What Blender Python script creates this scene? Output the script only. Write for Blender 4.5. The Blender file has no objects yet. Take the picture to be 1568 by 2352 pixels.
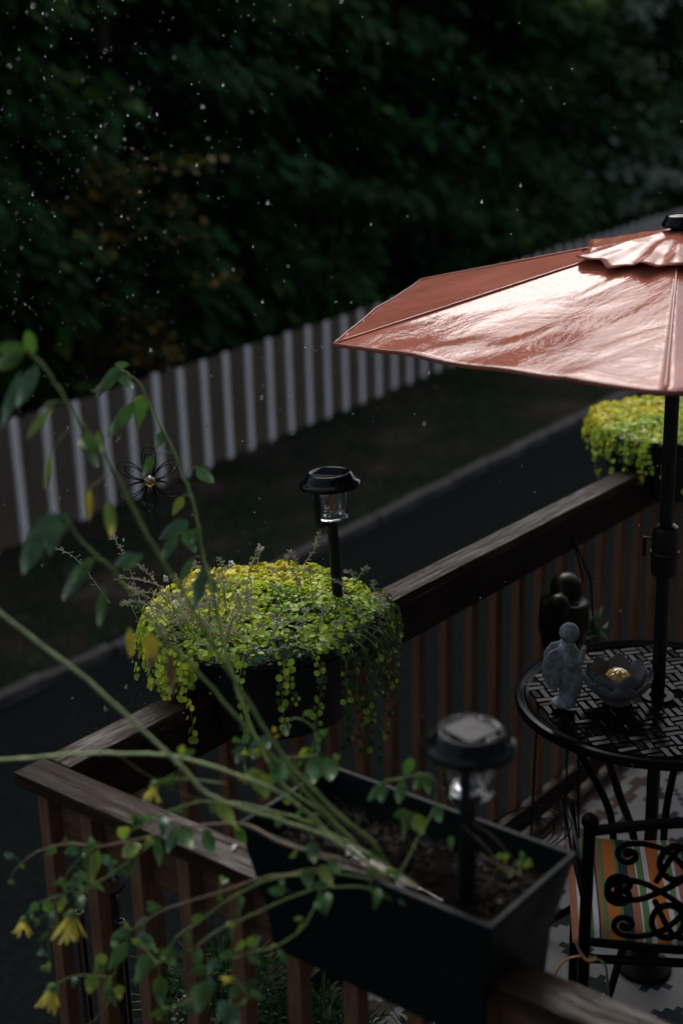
import bpy, bmesh, math, random
from mathutils import Vector, Matrix, noise
R = math.radians
random.seed(7)
scene = bpy.context.scene

# ------------------------------------------------------------------ camera, world, sun, exposure
CAMZ = 5.5
PITCH, ROLL, FPX = R(18.25), R(-1.5), 3267.0
cam_d = bpy.data.cameras.new('camera'); cam = bpy.data.objects.new('camera', cam_d)
scene.collection.objects.link(cam); scene.camera = cam
_F = Vector((0, math.cos(PITCH), -math.sin(PITCH))); _r = Vector((1, 0, 0)); _u = _r.cross(_F)
CR = math.cos(ROLL)*_r + math.sin(ROLL)*_u; CU = -math.sin(ROLL)*_r + math.cos(ROLL)*_u; CF = _F
cam.matrix_world = Matrix(((CR.x, CU.x, -CF.x, 0), (CR.y, CU.y, -CF.y, 0), (CR.z, CU.z, -CF.z, CAMZ), (0, 0, 0, 1)))
cam_d.sensor_fit = 'VERTICAL'; cam_d.sensor_height = 36.0; cam_d.sensor_width = 24.0
cam_d.lens = FPX/2352*36.0
cam_d.clip_start = .05; cam_d.clip_end = 1000
cam_d.dof.use_dof = True; cam_d.dof.focus_distance = 4.15; cam_d.dof.aperture_fstop = 1.55

SUN_EL, SUN_AZ = R(50), R(-4)          # azimuth clockwise from +Y
world = bpy.data.worlds.new('World'); scene.world = world; world.use_nodes = True
wn = world.node_tree.nodes; wl = world.node_tree.links
sky = wn.new('ShaderNodeTexSky'); sky.sky_type = 'NISHITA'; sky.sun_disc = False
sky.sun_elevation = SUN_EL; sky.sun_rotation = SUN_AZ; sky.air_density = 1.0; sky.dust_density = 4.0; sky.ozone_density = 1.5
hs = wn.new('ShaderNodeHueSaturation'); hs.inputs['Saturation'].default_value = .6
wl.new(sky.outputs[0], hs.inputs['Color']); wl.new(hs.outputs[0], wn['Background'].inputs['Color'])
wn['Background'].inputs['Strength'].default_value = .14
sun_d = bpy.data.lights.new('sun', 'SUN'); sun_d.energy = .62; sun_d.angle = R(30); sun_d.color = (1, .99, .98)
sun = bpy.data.objects.new('sun', sun_d); scene.collection.objects.link(sun)
_sd = Vector((math.sin(SUN_AZ)*math.cos(SUN_EL), math.cos(SUN_AZ)*math.cos(SUN_EL), math.sin(SUN_EL)))
sun.rotation_euler = (-_sd).to_track_quat('-Z', 'Y').to_euler(); sun.location = _sd*60
vs = scene.view_settings
vs.view_transform = 'Standard'; vs.look = 'None'; vs.gamma = 1; vs.use_curve_mapping = False; vs.exposure = 0.8
scene.render.engine = 'CYCLES'
scene.cycles.use_denoising = True
scene.cycles.max_bounces = 8; scene.cycles.transparent_max_bounces = 8

# ------------------------------------------------------------------ helpers
COL = scene.collection
def at(px, py, d):
    """photo pixel (1568 wide) and depth along the lens axis -> world point"""
    return Vector((0, 0, CAMZ)) + d*(CF + (px-784)/FPX*CR - (py-1176)/FPX*CU)
AZ = R(38.9)
UA = Vector((math.sin(AZ), math.cos(AZ), 0)); UB = Vector((UA.y, -UA.x, 0))
DECK = Vector((-.831, 3.1615, 2.8)); PHI = math.atan2(UA.y, UA.x)
def DL(a, b, h): return DECK + a*UA + b*UB + Vector((0, 0, h))

class MB:
    def __init__(s): s.v = []; s.f = []; s.m = []
    def add(s, vs, fs, mi=0):
        o = len(s.v); s.v += [tuple(p) for p in vs]
        s.f += [tuple(i+o for i in q) for q in fs]; s.m += [mi]*len(fs)
    def box(s, x0, x1, y0, y1, z0, z1, mi=0):
        s.add([(x0,y0,z0),(x1,y0,z0),(x1,y1,z0),(x0,y1,z0),(x0,y0,z1),(x1,y0,z1),(x1,y1,z1),(x0,y1,z1)],
              [(0,3,2,1),(4,5,6,7),(0,1,5,4),(1,2,6,5),(2,3,7,6),(3,0,4,7)], mi)
    def tube(s, pts, r, n=8, mi=0, caps=True, flat=None):
        pts = [Vector(p) for p in pts]; k = len(pts)
        rs = r if isinstance(r, (list, tuple)) else [r]*k
        tan = [(pts[min(i+1, k-1)]-pts[max(i-1, 0)]).normalized() for i in range(k)]
        t0 = tan[0]; ref = Vector((0, 0, 1)) if abs(t0.z) < .9 else Vector((1, 0, 0))
        nn = (ref-ref.dot(t0)*t0).normalized(); vs = []
        for i in range(k):
            t = tan[i]; nn = (nn-nn.dot(t)*t)
            nn = nn.normalized() if nn.length > 1e-6 else t.orthogonal().normalized()
            b = t.cross(nn)
            for j in range(n):
                a = 2*math.pi*j/n
                c, d = math.cos(a), math.sin(a)
                if flat: c *= flat
                vs.append(pts[i]+rs[i]*(c*nn+d*b))
        fs = [(i*n+j, i*n+(j+1) % n, (i+1)*n+(j+1) % n, (i+1)*n+j) for i in range(k-1) for j in range(n)]
        if caps: fs += [tuple(range(n-1, -1, -1)), tuple((k-1)*n+j for j in range(n))]
        s.add(vs, fs, mi)
    def lathe(s, prof, n=32, mi=0, c=(0, 0, 0), closed=False):
        vs = []; k = len(prof)
        for (r, z) in prof:
            for j in range(n):
                a = 2*math.pi*j/n; vs.append((c[0]+r*math.cos(a), c[1]+r*math.sin(a), c[2]+z))
        fs = [(i*n+j, i*n+(j+1) % n, (i+1)*n+(j+1) % n, (i+1)*n+j) for i in range(k-1) for j in range(n)]
        if closed: fs += [((k-1)*n+j, (k-1)*n+(j+1) % n, (j+1) % n, j) for j in range(n)]
        else: fs += [tuple(range(n-1, -1, -1)), tuple((k-1)*n+j for j in range(n))]
        s.add(vs, fs, mi)
    def ball(s, c, r, sub=2, mi=0, sc=(1, 1, 1)):
        bm = bmesh.new(); bmesh.ops.create_icosphere(bm, subdivisions=sub, radius=1)
        bm.verts.index_update()
        s.add([(c[0]+r*sc[0]*v.co.x, c[1]+r*sc[1]*v.co.y, c[2]+r*sc[2]*v.co.z) for v in bm.verts],
              [tuple(v.index for v in f.verts) for f in bm.faces], mi); bm.free()
    def blade(s, base, tip, w, side=None, arch=.15, fold=.25, n=6, mi=0, shape='ovate', up=None):
        """one leaf from base to tip: arched, folded along its midrib"""
        base = Vector(base); tip = Vector(tip); d = tip-base; L = d.length
        if L < 1e-6: return
        d.normalize()
        if side is None:
            u = Vector(up) if up is not None else Vector((0, 0, 1))
            side = d.cross(u)
            if side.length < 1e-4: side = d.orthogonal()
        side = (side-side.dot(d)*d).normalized(); nrm = side.cross(d)
        vs = []
        for i in range(n+1):
            t = i/n
            if shape == 'ovate': ww = w*(math.sin(math.pi*t**.62)**.9)*(1-.25*t)
            elif shape == 'lance': ww = w*math.sin(math.pi*t**.8)
            elif shape == 'petal': ww = w*(t**.5)*(1-max(0, t-.7)/.3*.75)
            else: ww = w
            ww = max(ww, w*.04)
            c = base+d*L*t+nrm*arch*L*math.sin(math.pi*t)
            vs += [c-side*ww*.5+nrm*fold*ww*.5, c, c+side*ww*.5+nrm*fold*ww*.5]
        fs = []
        for i in range(n):
            o = i*3; fs += [(o, o+1, o+4, o+3), (o+1, o+2, o+5, o+4)]
        s.add(vs, fs, mi)
    def build(s, name, mats, parent=None, smooth=False, loc=None, rot=None, bevel=0, auto=None, kind=None):
        me = bpy.data.meshes.new(name); me.from_pydata(s.v, [], s.f)
        if not isinstance(mats, (list, tuple)): mats = [mats]
        for m in mats: me.materials.append(m)
        if len(mats) > 1: me.polygons.foreach_set('material_index', s.m)
        if smooth: me.polygons.foreach_set('use_smooth', [True]*len(me.polygons))
        me.validate(); me.update()
        if auto: 
            me.polygons.foreach_set('use_smooth', [True]*len(me.polygons)); me.set_sharp_from_angle(angle=R(auto))
        o = bpy.data.objects.new(name, me); COL.objects.link(o)
        if parent: o.parent = parent
        if loc is not None: o.location = loc
        if rot is not None: o.rotation_euler = rot
        if bevel:
            b = o.modifiers.new('bevel', 'BEVEL'); b.width = bevel; b.segments = 2; b.limit_method = 'ANGLE'
        if kind: o['kind'] = kind
        return o
def empty(name, loc, rz=0, label=None, cat=None, group=None):
    o = bpy.data.objects.new(name, None); COL.objects.link(o); o.location = loc; o.rotation_euler = (0, 0, rz)
    o.empty_display_size = .05
    return tag(o, label, cat, group)
def tag(o, label=None, cat=None, group=None, kind=None):
    if label: o['label'] = label
    if cat: o['category'] = cat
    if group: o['group'] = group
    if kind: o['kind'] = kind
    return o
def copy_part(src, parent, loc=None, rot=None, scale=None, name=None):
    c = src.copy(); COL.objects.link(c); c.parent = parent
    if loc is not None: c.location = loc
    if rot is not None: c.rotation_euler = rot
    if scale is not None: c.scale = scale
    return c
def copy_tree(o, parent=None):
    c = o.copy(); COL.objects.link(c); c.parent = parent
    for ch in list(o.children): copy_tree(ch, c)
    return c
def spline(pts, sub=5):
    pts = [Vector(p) for p in pts]; out = []
    for i in range(len(pts)-1):
        p0 = pts[max(i-1, 0)]; p1 = pts[i]; p2 = pts[i+1]; p3 = pts[min(i+2, len(pts)-1)]
        for k in range(sub):
            t = k/sub
            out.append(.5*((2*p1)+(p2-p0)*t+(2*p0-5*p1+4*p2-p3)*t*t+(3*p1-p0-3*p2+p3)*t**3))
    out.append(pts[-1]); return out
def rnd(a, b): return random.uniform(a, b)
def rvec(): 
    while True:
        v = Vector((rnd(-1, 1), rnd(-1, 1), rnd(-1, 1)))
        if .05 < v.length < 1: return v.normalized()

# ------------------------------------------------------------------ materials
def mat(name, col, rough=.5, spec=.5, metal=0, coat=0, coat_rough=.05, coat_ior=1.5, trans=0, ior=1.45, alpha=1):
    m = bpy.data.materials.new(name); m.use_nodes = True; b = m.node_tree.nodes['Principled BSDF']
    b.inputs['Base Color'].default_value = (*col, 1); b.inputs['Roughness'].default_value = rough
    b.inputs['Specular IOR Level'].default_value = spec; b.inputs['Metallic'].default_value = metal
    b.inputs['Coat Weight'].default_value = coat; b.inputs['Coat Roughness'].default_value = coat_rough; b.inputs['Coat IOR'].default_value = coat_ior
    b.inputs['Transmission Weight'].default_value = trans; b.inputs['IOR'].default_value = ior
    return m
class NT:
    def __init__(s, m): s.t = m.node_tree; s.n = s.t.nodes; s.b = s.n['Principled BSDF']
    def new(s, t, **kw):
        x = s.n.new(t)
        for k, v in kw.items():
            if k in x.inputs: x.inputs[k].default_value = v
            else: setattr(x, k, v)
        return x
    def link(s, a, b): s.t.links.new(a, b)
    def coords(s, scale=(1, 1, 1), kind='Object'):
        tc = s.new('ShaderNodeTexCoord'); mp = s.new('ShaderNodeMapping'); mp.inputs['Scale'].default_value = scale
        s.link(tc.outputs[kind], mp.inputs[0]); return mp.outputs[0]
    def noise(s, vec, scale, detail=4, rough=.55, dist=0):
        x = s.new('ShaderNodeTexNoise', Scale=scale, Detail=detail, Roughness=rough, Distortion=dist); s.link(vec, x.inputs['Vector']); return x.outputs['Fac']
    def ramp(s, fac, stops):
        x = s.new('ShaderNodeValToRGB'); e = x.color_ramp.elements
        while len(e) < len(stops): e.new(.5)
        for i, (p, c) in enumerate(stops):
            e[i].position = p; e[i].color = (*c, 1) if len(c) == 3 else c
        s.link(fac, x.inputs[0]); return x.outputs[0]
    def bump(s, h, strength, dist=.01, target='Normal', nrm=None):
        x = s.new('ShaderNodeBump', Strength=strength, Distance=dist); s.link(h, x.inputs['Height'])
        if nrm is not None: s.link(nrm, x.inputs['Normal'])
        s.link(x.outputs[0], s.b.inputs[target]); return x.outputs[0]
def g(v): return (v, v, v)

def wood(name, c0, c1, c2, rough, coat, bump=.5, grain=(1.2, 30, 30)):
    m = mat(name, c1, rough, spec=.1, coat=coat, coat_rough=.05, coat_ior=1.45); t = NT(m)
    v = t.coords(grain); n1 = t.noise(v, 2.2, 6, .62, .6)
    v2 = t.coords((grain[0]*.7, grain[1]*3.2, grain[2]*3.2)); n2 = t.noise(v2, 2.4, 3, .5)
    mx = t.new('ShaderNodeMath', operation='MULTIPLY_ADD'); t.link(n2, mx.inputs[0]); mx.inputs[1].default_value = .45; 
    mm = t.new('ShaderNodeMath', operation='MULTIPLY'); t.link(n1, mm.inputs[0]); mm.inputs[1].default_value = .6; t.link(mm.outputs[0], mx.inputs[2])
    col = t.ramp(mx.outputs[0], [(.30, c0), (.5, c1), (.72, c2)])
    big = t.noise(t.coords((3, 3, 3)), 1.3, 3)
    mix = t.new('ShaderNodeMix', data_type='RGBA', blend_type='MULTIPLY'); mix.inputs[0].default_value = .55
    t.link(col, mix.inputs[6]); t.link(t.ramp(big, [(.3, g(.45)), (.7, g(1.0))]), mix.inputs[7]); t.link(mix.outputs[2], t.b.inputs['Base Color'])
    t.link(t.ramp(n1, [(.35, g(rough*.55)), (.7, g(min(1, rough*1.4)))]), t.b.inputs['Roughness'])
    t.bump(mx.outputs[0], bump, .004)
    if coat:
        wet = t.noise(t.coords((2.6, 34, 34)), 2.0, 6, .7)
        t.link(t.ramp(wet, [(.45, g(0)), (.66, g(coat))]), t.b.inputs['Coat Weight'])
        t.bump(wet, .4, .008, 'Coat Normal')
    return m
M = {}
M['cap'] = wood('wet_rail_wood', (.007, .0040, .0025), (.020, .0112, .0068), (.048, .028, .017), .8, .75, 1.0)
M['red'] = wood('lit_red_board_wood', (.05, .024, .013), (.095, .047, .027), (.16, .082, .05), .6, 0, .5)  # lit copy of the rail board, brightness put into its colour
M['board'] = wood('dark_board_wood', (.006, .004, .003), (.016, .010, .007), (.034, .02, .014), .7, 0, .6)  # dark wood, also carries the house shade on the long rail's board
M['deck'] = wood('deck_wood', (.008, .005, .0035), (.016, .0105, .007), (.03, .02, .014), .6, 0, .6)
M['black_gloss'] = mat('black_gloss_plastic', (.003, .0042, .005), .10, spec=.13)
M['black_satin'] = mat('black_satin_metal', (.005, .006, .0065), .34, spec=.25)
M['cast'] = mat('wet_cast_metal', (.0035, .004, .0045), .18, spec=.04)
M['pot'] = mat('charcoal_pot_plastic', (.012, .013, .015), .5, spec=.25)
M['trough'] = mat('dark_teal_plastic', (.0042, .0075, .008), .38, spec=.12)
M['navy'] = mat('navy_glazed_pot', (.012, .018, .03), .3)
M['glass'] = mat('clear_glass', (.95, .97, 1), .02, trans=1, ior=1.45)
M['water'] = mat('water', (1, 1, 1), 0, trans=1, ior=1.333)
M['steel'] = mat('bright_steel', (.6, .6, .62), .12, metal=1)
M['tube'] = mat('chime_metal', (.16, .16, .17), .14, metal=1)
M['wire'] = mat('black_wire', (.003, .003, .0035), .6, spec=.15)
M['panel'] = mat('solar_cell', (.003, .004, .008), .1, spec=.12)
M['amber_strip'] = mat('orange_strip', (.55, .12, .015), .3)
M['white_paint'] = mat('white_picket_paint', (.50, .485, .475), .6, spec=.1)
M['brown_fence'] = mat('brown_fence_stain', (.080, .062, .047), .8, spec=.05)
for k in ('white_paint', 'brown_fence'):
    t = NT(M[k]); n = t.noise(t.coords((60, 60, 2.5)), 1.0, 4, .6); b0 = t.b.inputs['Base Color'].default_value[:3]
    t.link(t.ramp(n, [(.3, tuple(c*.7 for c in b0)), (.65, tuple(c*1.15 for c in b0))]), t.b.inputs['Base Color']); t.bump(n, .3, .004)
# wet plastic: film and drops
for k in ('trough', 'pot'):
    t = NT(M[k]); n = t.noise(t.coords((1, 1, 1)), 60, 3); t.bump(n, .12, .002)
    t.link(t.ramp(t.noise(t.coords(), 7, 4), [(.3, g(.24)), (.7, g(.55))]), t.b.inputs['Roughness'])
# canopy cloth, soaked
m = M['canopy'] = mat('wet_terracotta_cloth', (.42, .16, .105), .7, spec=.05, coat=.72, coat_rough=.025, coat_ior=1.4); t = NT(m)
n = t.noise(t.coords(), 3.2, 4); t.link(t.ramp(n, [(.3, (.22, .055, .030)), (.7, (.30, .080, .047))]), t.b.inputs['Base Color'])
weave = t.noise(t.coords((1, 1, 1)), 900, 1); t.bump(weave, .25, .001)
runs = t.noise(t.coords((1, 1, 1)), 5.0, 5, .62, 1.2); spots = t.noise(t.coords(), 95, 2, .5)
wrk = t.new('ShaderNodeMath', operation='MULTIPLY_ADD'); t.link(t.ramp(spots, [(.60, g(0)), (.70, g(1))]), wrk.inputs[0]); wrk.inputs[1].default_value = .045; t.link(runs, wrk.inputs[2])
t.bump(wrk.outputs[0], .22, .02, 'Coat Normal')
t.link(t.ramp(t.noise(t.coords(), 2.6, 4), [(.35, g(.015)), (.65, g(.09))]), t.b.inputs['Coat Roughness'])
M['piping'] = mat('terracotta_piping', (.36, .13, .085), .5, coat=.6)
# stone
m = M['stone'] = mat('grey_cast_stone', (.24, .28, .31), .85); t = NT(m)
n = t.noise(t.coords(), 70, 4); t.link(t.ramp(n, [(.3, (.06, .078, .088)), (.7, (.20, .24, .265))]), t.b.inputs['Base Color']); t.bump(n, .5, .003)
m = M['olive'] = mat('olive_glazed_ceramic', (.03, .028, .012), .3, spec=.12); t = NT(m)
t.link(t.ramp(t.noise(t.coords(), 9, 4), [(.35, (.003, .0035, .002)), (.7, (.012, .011, .004))]), t.b.inputs['Base Color'])
m = M['lotus'] = mat('grey_petal_metal', (.11, .112, .12), .65, spec=.15)
m = M['amber'] = mat('amber_crackle_glass', (.8, .48, .06), .12, trans=.35, coat=.8); t = NT(m)
vo = t.new('ShaderNodeTexVoronoi', Scale=60.0); vo.feature = 'DISTANCE_TO_EDGE'; t.link(t.coords(), vo.inputs['Vector'])
t.link(t.ramp(vo.outputs['Distance'], [(0, (.25, .12, .01)), (.12, (.75, .45, .05))]), t.b.inputs['Base Color']); t.bump(vo.outputs['Distance'], .8, .01)
# soil
m = M['soil'] = mat('wet_potting_soil', (.018, .014, .011), .28, spec=.35); t = NT(m)
n = t.noise(t.coords(), 85, 5, .7); t.link(t.ramp(n, [(.3, (.002, .002, .0015)), (.58, (.009, .007, .0055)), (.76, (.035, .028, .022))]), t.b.inputs['Base Color']); t.bump(n, 1.0, .012)
wv = t.noise(t.coords(), 75, 4, .65); t.link(t.ramp(wv, [(.53, g(1)), (.58, g(.06))]), t.b.inputs['Roughness']); t.link(t.ramp(wv, [(.53, g(.0)), (.58, g(.4))]), t.b.inputs['Specular IOR Level'])
# ground, road, verge, kerb
m = M['asphalt'] = mat('wet_asphalt', (.045, .047, .05), .4, spec=.0); t = NT(m)
n = t.noise(t.coords(), 22, 5, .7); t.link(t.ramp(n, [(.3, (.0025, .0036, .0036)), (.7, (.010, .0122, .0118))]), t.b.inputs['Base Color']); t.bump(n, .5, .01)
t.link(t.ramp(t.noise(t.coords(), .8, 4), [(.35, g(.55)), (.65, g(.9))]), t.b.inputs['Roughness'])
m = M['earth'] = mat('verge_earth', (.05, .04, .03), .9, spec=.0); t = NT(m)
n = t.noise(t.coords(), .7, 7, .68); t.link(t.ramp(n, [(.32, (.005, .011, .005)), (.48, (.010, .013, .009)), (.58, (.018, .0145, .012)), (.72, (.05, .040, .037))]), t.b.inputs['Base Color']); t.bump(t.noise(t.coords(), 14, 5), .8, .04)
m = M['kerb'] = mat('kerb_concrete', (.2, .19, .18), .75, spec=.15); t = NT(m)
n = t.noise(t.coords(), 5, 5, .7); t.link(t.ramp(n, [(.3, (.010, .010, .0095)), (.7, (.065, .060, .058))]), t.b.inputs['Base Color'])
M['siding'] = mat('house_siding', (.16, .16, .17), .7)
M['roof'] = mat('roof_shingle', (.06, .06, .065), .85)
M['window'] = mat('window_glass', (.02, .025, .03), .08)
M['bark'] = wood('bark', (.02, .017, .013), (.05, .04, .03), (.085, .07, .055), .9, 0, 1.0, (14, 14, 2))

def leafmat(name, col, rough=.4, transl=.35, coat=0, var=.25, tcol=None):
    m = mat(name, col, rough, spec=.3 if rough < .65 else .08, coat=coat, coat_rough=.1, coat_ior=1.4); t = NT(m)
    n = t.noise(t.coords(), 35, 3); c2 = tuple(c*(1-var) for c in col); c3 = tuple(min(1, c*(1+var)) for c in col)
    cr = t.ramp(n, [(.35, c2), (.65, c3)]); t.link(cr, t.b.inputs['Base Color'])
    tr = t.new('ShaderNodeBsdfTranslucent'); tc = tcol or (col[0]*1.15, col[1]*1.2, col[2]*.6); tr.inputs[0].default_value = (*tc, 1)
    mx = t.new('ShaderNodeMixShader'); mx.inputs[0].default_value = transl
    t.link(t.b.outputs[0], mx.inputs[1]); t.link(tr.outputs[0], mx.inputs[2]); t.link(mx.outputs[0], t.n['Material Output'].inputs[0])
    return m
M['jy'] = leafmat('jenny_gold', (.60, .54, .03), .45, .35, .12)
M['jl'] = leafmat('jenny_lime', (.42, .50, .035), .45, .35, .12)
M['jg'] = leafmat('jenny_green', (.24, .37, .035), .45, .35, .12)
M['jd'] = leafmat('jenny_shaded', (.03, .066, .02), .45, .35, .12)  # darkened leaf green, paints the shade on the house side
M['jr'] = leafmat('jenny_rust', (.22, .11, .04), .35, .2, .2)
M['jstem'] = mat('vine_stem', (.12, .12, .035), .5)
M['stemg'] = leafmat('plant_stem_green', (.12, .175, .05), .5, .12, .1, .2)
M['stemp'] = leafmat('plant_stem_pale', (.30, .37, .17), .5, .12, .1, .2)
M['stemb'] = leafmat('plant_stem_tan', (.16, .115, .065), .5, .1, .1, .2)
M['lg'] = leafmat('plant_leaf_green', (.055, .13, .035), .38, .35, .25)
M['lb'] = leafmat('plant_leaf_bluegreen', (.05, .11, .065), .36, .3, .3)
M['ll'] = leafmat('plant_leaf_lime', (.15, .22, .04), .38, .4, .2)
M['ly'] = leafmat('plant_leaf_yellow', (.38, .30, .03), .45, .35)
M['lbrown'] = leafmat('plant_leaf_brown', (.11, .065, .03), .6, .2)
M['petal'] = leafmat('yellow_petal', (.56, .47, .085), .5, .35)
M['calyx'] = leafmat('flower_calyx', (.09, .17, .045), .5, .2)
M['white_petal'] = leafmat('white_petal', (.6, .62, .58), .5, .3)
M['sprig'] = mat('dry_sprig', (.34, .30, .16), .6)
M['sprigg'] = mat('green_sprig', (.22, .29, .12), .6)
M['pod'] = mat('seed_pod', (.36, .33, .24), .5)
M['podp'] = mat('mauve_pod', (.25, .20, .24), .5)
M['t1'] = leafmat('tree_leaf_deep', (.0085, .033, .009), .8, .3, 0, .3)
M['t2'] = leafmat('tree_leaf_mid', (.016, .052, .0115), .8, .35, 0, .3)
M['t3'] = leafmat('tree_leaf_blue', (.0095, .039, .0155), .8, .3, 0, .3)
M['t4'] = leafmat('tree_leaf_light', (.06, .12, .028), .7, .35, 0, .3)
M['t5'] = leafmat('tree_leaf_amber', (.17, .105, .022), .6, .3, 0, .35)
M['t6'] = leafmat('tree_leaf_silver', (.15, .21, .16), .7, .3, 0, .25)
M['grass'] = leafmat('grass_blade', (.04, .075, .022), .5, .25)
# cushion and rug colours
for k, c in dict(c_orange=(.42, .13, .03), c_teal=(.02, .045, .04), c_green=(.10, .19, .06), c_white=(.5, .48, .5), c_pink=(.30, .13, .07), rug_l=(.12, .119, .12), rug_d=(.007, .010, .011), rug_b=(.04, .027, .02)).items():
    m = M[k] = mat(k+'_cloth', c, .75, spec=.08); t = NT(m); n = t.noise(t.coords(), 350, 2)
    t.link(t.ramp(n, [(.3, tuple(x*.75 for x in c)), (.7, tuple(min(1, x*1.2) for x in c))]), t.b.inputs['Base Color']); t.bump(n, .4, .002)
M['sign'] = wood('sign_plank', (.03, .024, .016), (.055, .045, .03), (.08, .065, .045), .7, 0, .4)
M['letters'] = mat('sign_letters', (.008, .008, .008), .6)
M['orange_tie'] = mat('cushion_tie', (.3, .14, .05), .7)
M['green_tie'] = mat('green_tie', (.10, .14, .05), .7)
M['thread'] = mat('pale_strand', (.35, .38, .38), .5)

# ================================================================== the setting
def sheet(name, pts, z, m, kind='structure', sub=0):
    b = MB(); b.add([(x, y, z) for x, y in pts], [tuple(range(len(pts)))]); o = b.build(name, m); o['kind'] = kind; return o
sheet('ground', [(-300, -300), (300, -300), (300, 300), (-300, 300)], 0, M['earth'])
RAZ = R(35.6); RD = Vector((math.sin(RAZ), math.cos(RAZ), 0)); RN = Vector((-RD.y, RD.x, 0))   # along the street, away from the house
K0 = Vector((-3.07, 11.48, 0))
def st(s, o, z=0): return K0+RD*s+RN*o+Vector((0, 0, z))
sheet('road', [tuple(st(s, o)[:2]) for s, o in ((-60, -.15), (120, -.15), (120, -30), (-60, -30))][::-1], .004, M['asphalt'])
vb = MB(); p = [st(-60, 0, .1), st(120, 0, .1), st(120, 5.6, .1), st(-60, 5.6, .1)]
vb.add([q for q in p]+[q-Vector((0, 0, .099)) for q in p], [(0, 1, 2, 3), (0, 4, 5, 1), (1, 5, 6, 2), (2, 6, 7, 3), (3, 7, 4, 0)])
verge = vb.build('verge', M['earth']); verge['kind'] = 'structure'
kerb = tag(empty('kerb', st(0, 0), math.atan2(RD.y, RD.x)), kind='structure')
kb = MB(); kb.box(-.445, .445, -.07, .07, .004, .13); kst = kb.build('kerb_stone', M['kerb'], kerb, bevel=.012)
for i in range(-5, 40):
    if i == -5: kst.location = (i*.9, -.075, 0); continue
    c = copy_part(kst, kerb, (i*.9, -.075+rnd(-.03, .03), rnd(-.035, .008)), (0, rnd(-.015, .015), rnd(-.03, .03)))
# short grass on the verge
gb = MB()
for i in range(9000):
    s = rnd(-6, 26); o = rnd(-.06, 4.6)
    if noise.noise(Vector((s*.5, o*.6, 3))) < -.05 and random.random() < .8: continue
    p = st(s, o, .1); a = rnd(0, 6.28); h = rnd(.04, .11); d = Vector((math.cos(a), math.sin(a), 0)); e = Vector((-d.y, d.x, 0))
    gb.add([p-d*.008, p+d*.008, p+e*rnd(-.05, .05)+Vector((0, 0, h))], [(0, 1, 2)])
go = gb.build('verge_grass', M['grass']); tag(go, 'short dark grass tufts on the verge below the fence', 'grass', kind='stuff')

# ---- house whose window the view is taken from (out of frame, it shades the deck)
hs_ = empty('house', DL(0, 2.85, -2.8), PHI, 'grey sided house rising beside the deck', 'house')
b = MB(); b.box(-9, 11, -8, 0, 0, 8.6); b.build('wall', M['siding'], hs_)
b = MB(); b.add([(-9.5, .55, 8.5), (11.5, .55, 8.5), (11.5, -4, 11.2), (-9.5, -4, 11.2), (11.5, -8.5, 8.5), (-9.5, -8.5, 8.5)], [(0, 1, 2, 3), (3, 2, 4, 5), (1, 4, 2), (0, 3, 5), (0, 5, 4, 1)]); b.build('roof', M['roof'], hs_)
for x in (-5, 1.5, 5):
    b = MB(); b.box(x, x+1.2, -.001, .03, 4.4, 6); w = b.build('window', M['siding'], hs_)
    b = MB(); b.box(x+.08, x+1.12, .031, .034, 4.48, 5.92); b.build('pane', M['window'], w)

# ---- fence beyond the verge
FAZ = R(32.5); FD = Vector((math.sin(FAZ), math.cos(FAZ), 0)); FN = Vector((-FD.y, FD.x, 0)); FO = Vector((-3.87, 15.2, .1))
fence = empty('fence', FO, math.atan2(FD.y, FD.x), 'tall brown board fence with white uprights beyond the street', 'fence')
b = MB(); b.box(-.055, .055, -.02, .02, 0, 1.475); wp = b.build('white_board', M['white_paint'], fence, bevel=.006)
b = MB(); b.box(-.058, .058, -.012, .012, .02, 1.46); bp = b.build('brown_board', M['brown_fence'], fence, bevel=.004)
b = MB(); b.box(-9, 42, .035, .075, .3, .39); b.build('fence_rail', M['brown_fence'], fence)
b = MB(); b.box(-9, 42, .035, .075, 1.1, 1.19); b.build('fence_rail', M['brown_fence'], fence)
firstw = firstb = True
for i in range(-14, 76):
    x = -.12+i*.5; dz = rnd(-.02, .02)
    if firstw: wp.location = (x, -.012, dz); firstw = False
    else: copy_part(wp, fence, (x+rnd(-.012, .012), -.012, dz), (0, rnd(-.008, .008), 0))
    for k in range(3):
        loc = (x+.128+k*.122, .0, rnd(-.015, .015))
        if firstb: bp.location = loc; firstb = False
        else: copy_part(bp, fence, loc, (0, rnd(-.006, .006), 0))

# ---- trees
def crown_mesh(name, mats, wts, n, seed, lo=.4, leaf=.10, taper=.9):
    """leaf sprays hanging off drooping boughs inside a tall uneven crown; unit: radius 1, height from 0 to 1 (scaled later)"""
    rg = random.Random(seed); b = MB()
    nb = 120
    for k in range(nb):
        t = (k+rg.random())/nb; z = t
        rad = (1-t)**.55*(.75+.5*rg.random()) if t > .25 else (.62+.5*t)*(.7+.6*rg.random())
        a = rg.random()*6.283; droop = rg.uniform(.02, .10)
        pm = rg.choices(range(len(mats)), wts)[0]
        for i in range(n//nb):
            s = rg.random()**.6; r = rad*s
            w = .05+.07*(1-s*.5)
            x = r*math.cos(a)+rg.gauss(0, w); y = r*math.sin(a)+rg.gauss(0, w)
            zz = z+.035*s-droop*s*s+rg.gauss(0, .012)
            mi = pm if rg.random() < .75 else rg.choices(range(len(mats)), wts)[0]
            yield_leaf(b, rg, x, y, zz, leaf, mi, a)
    return b
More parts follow.
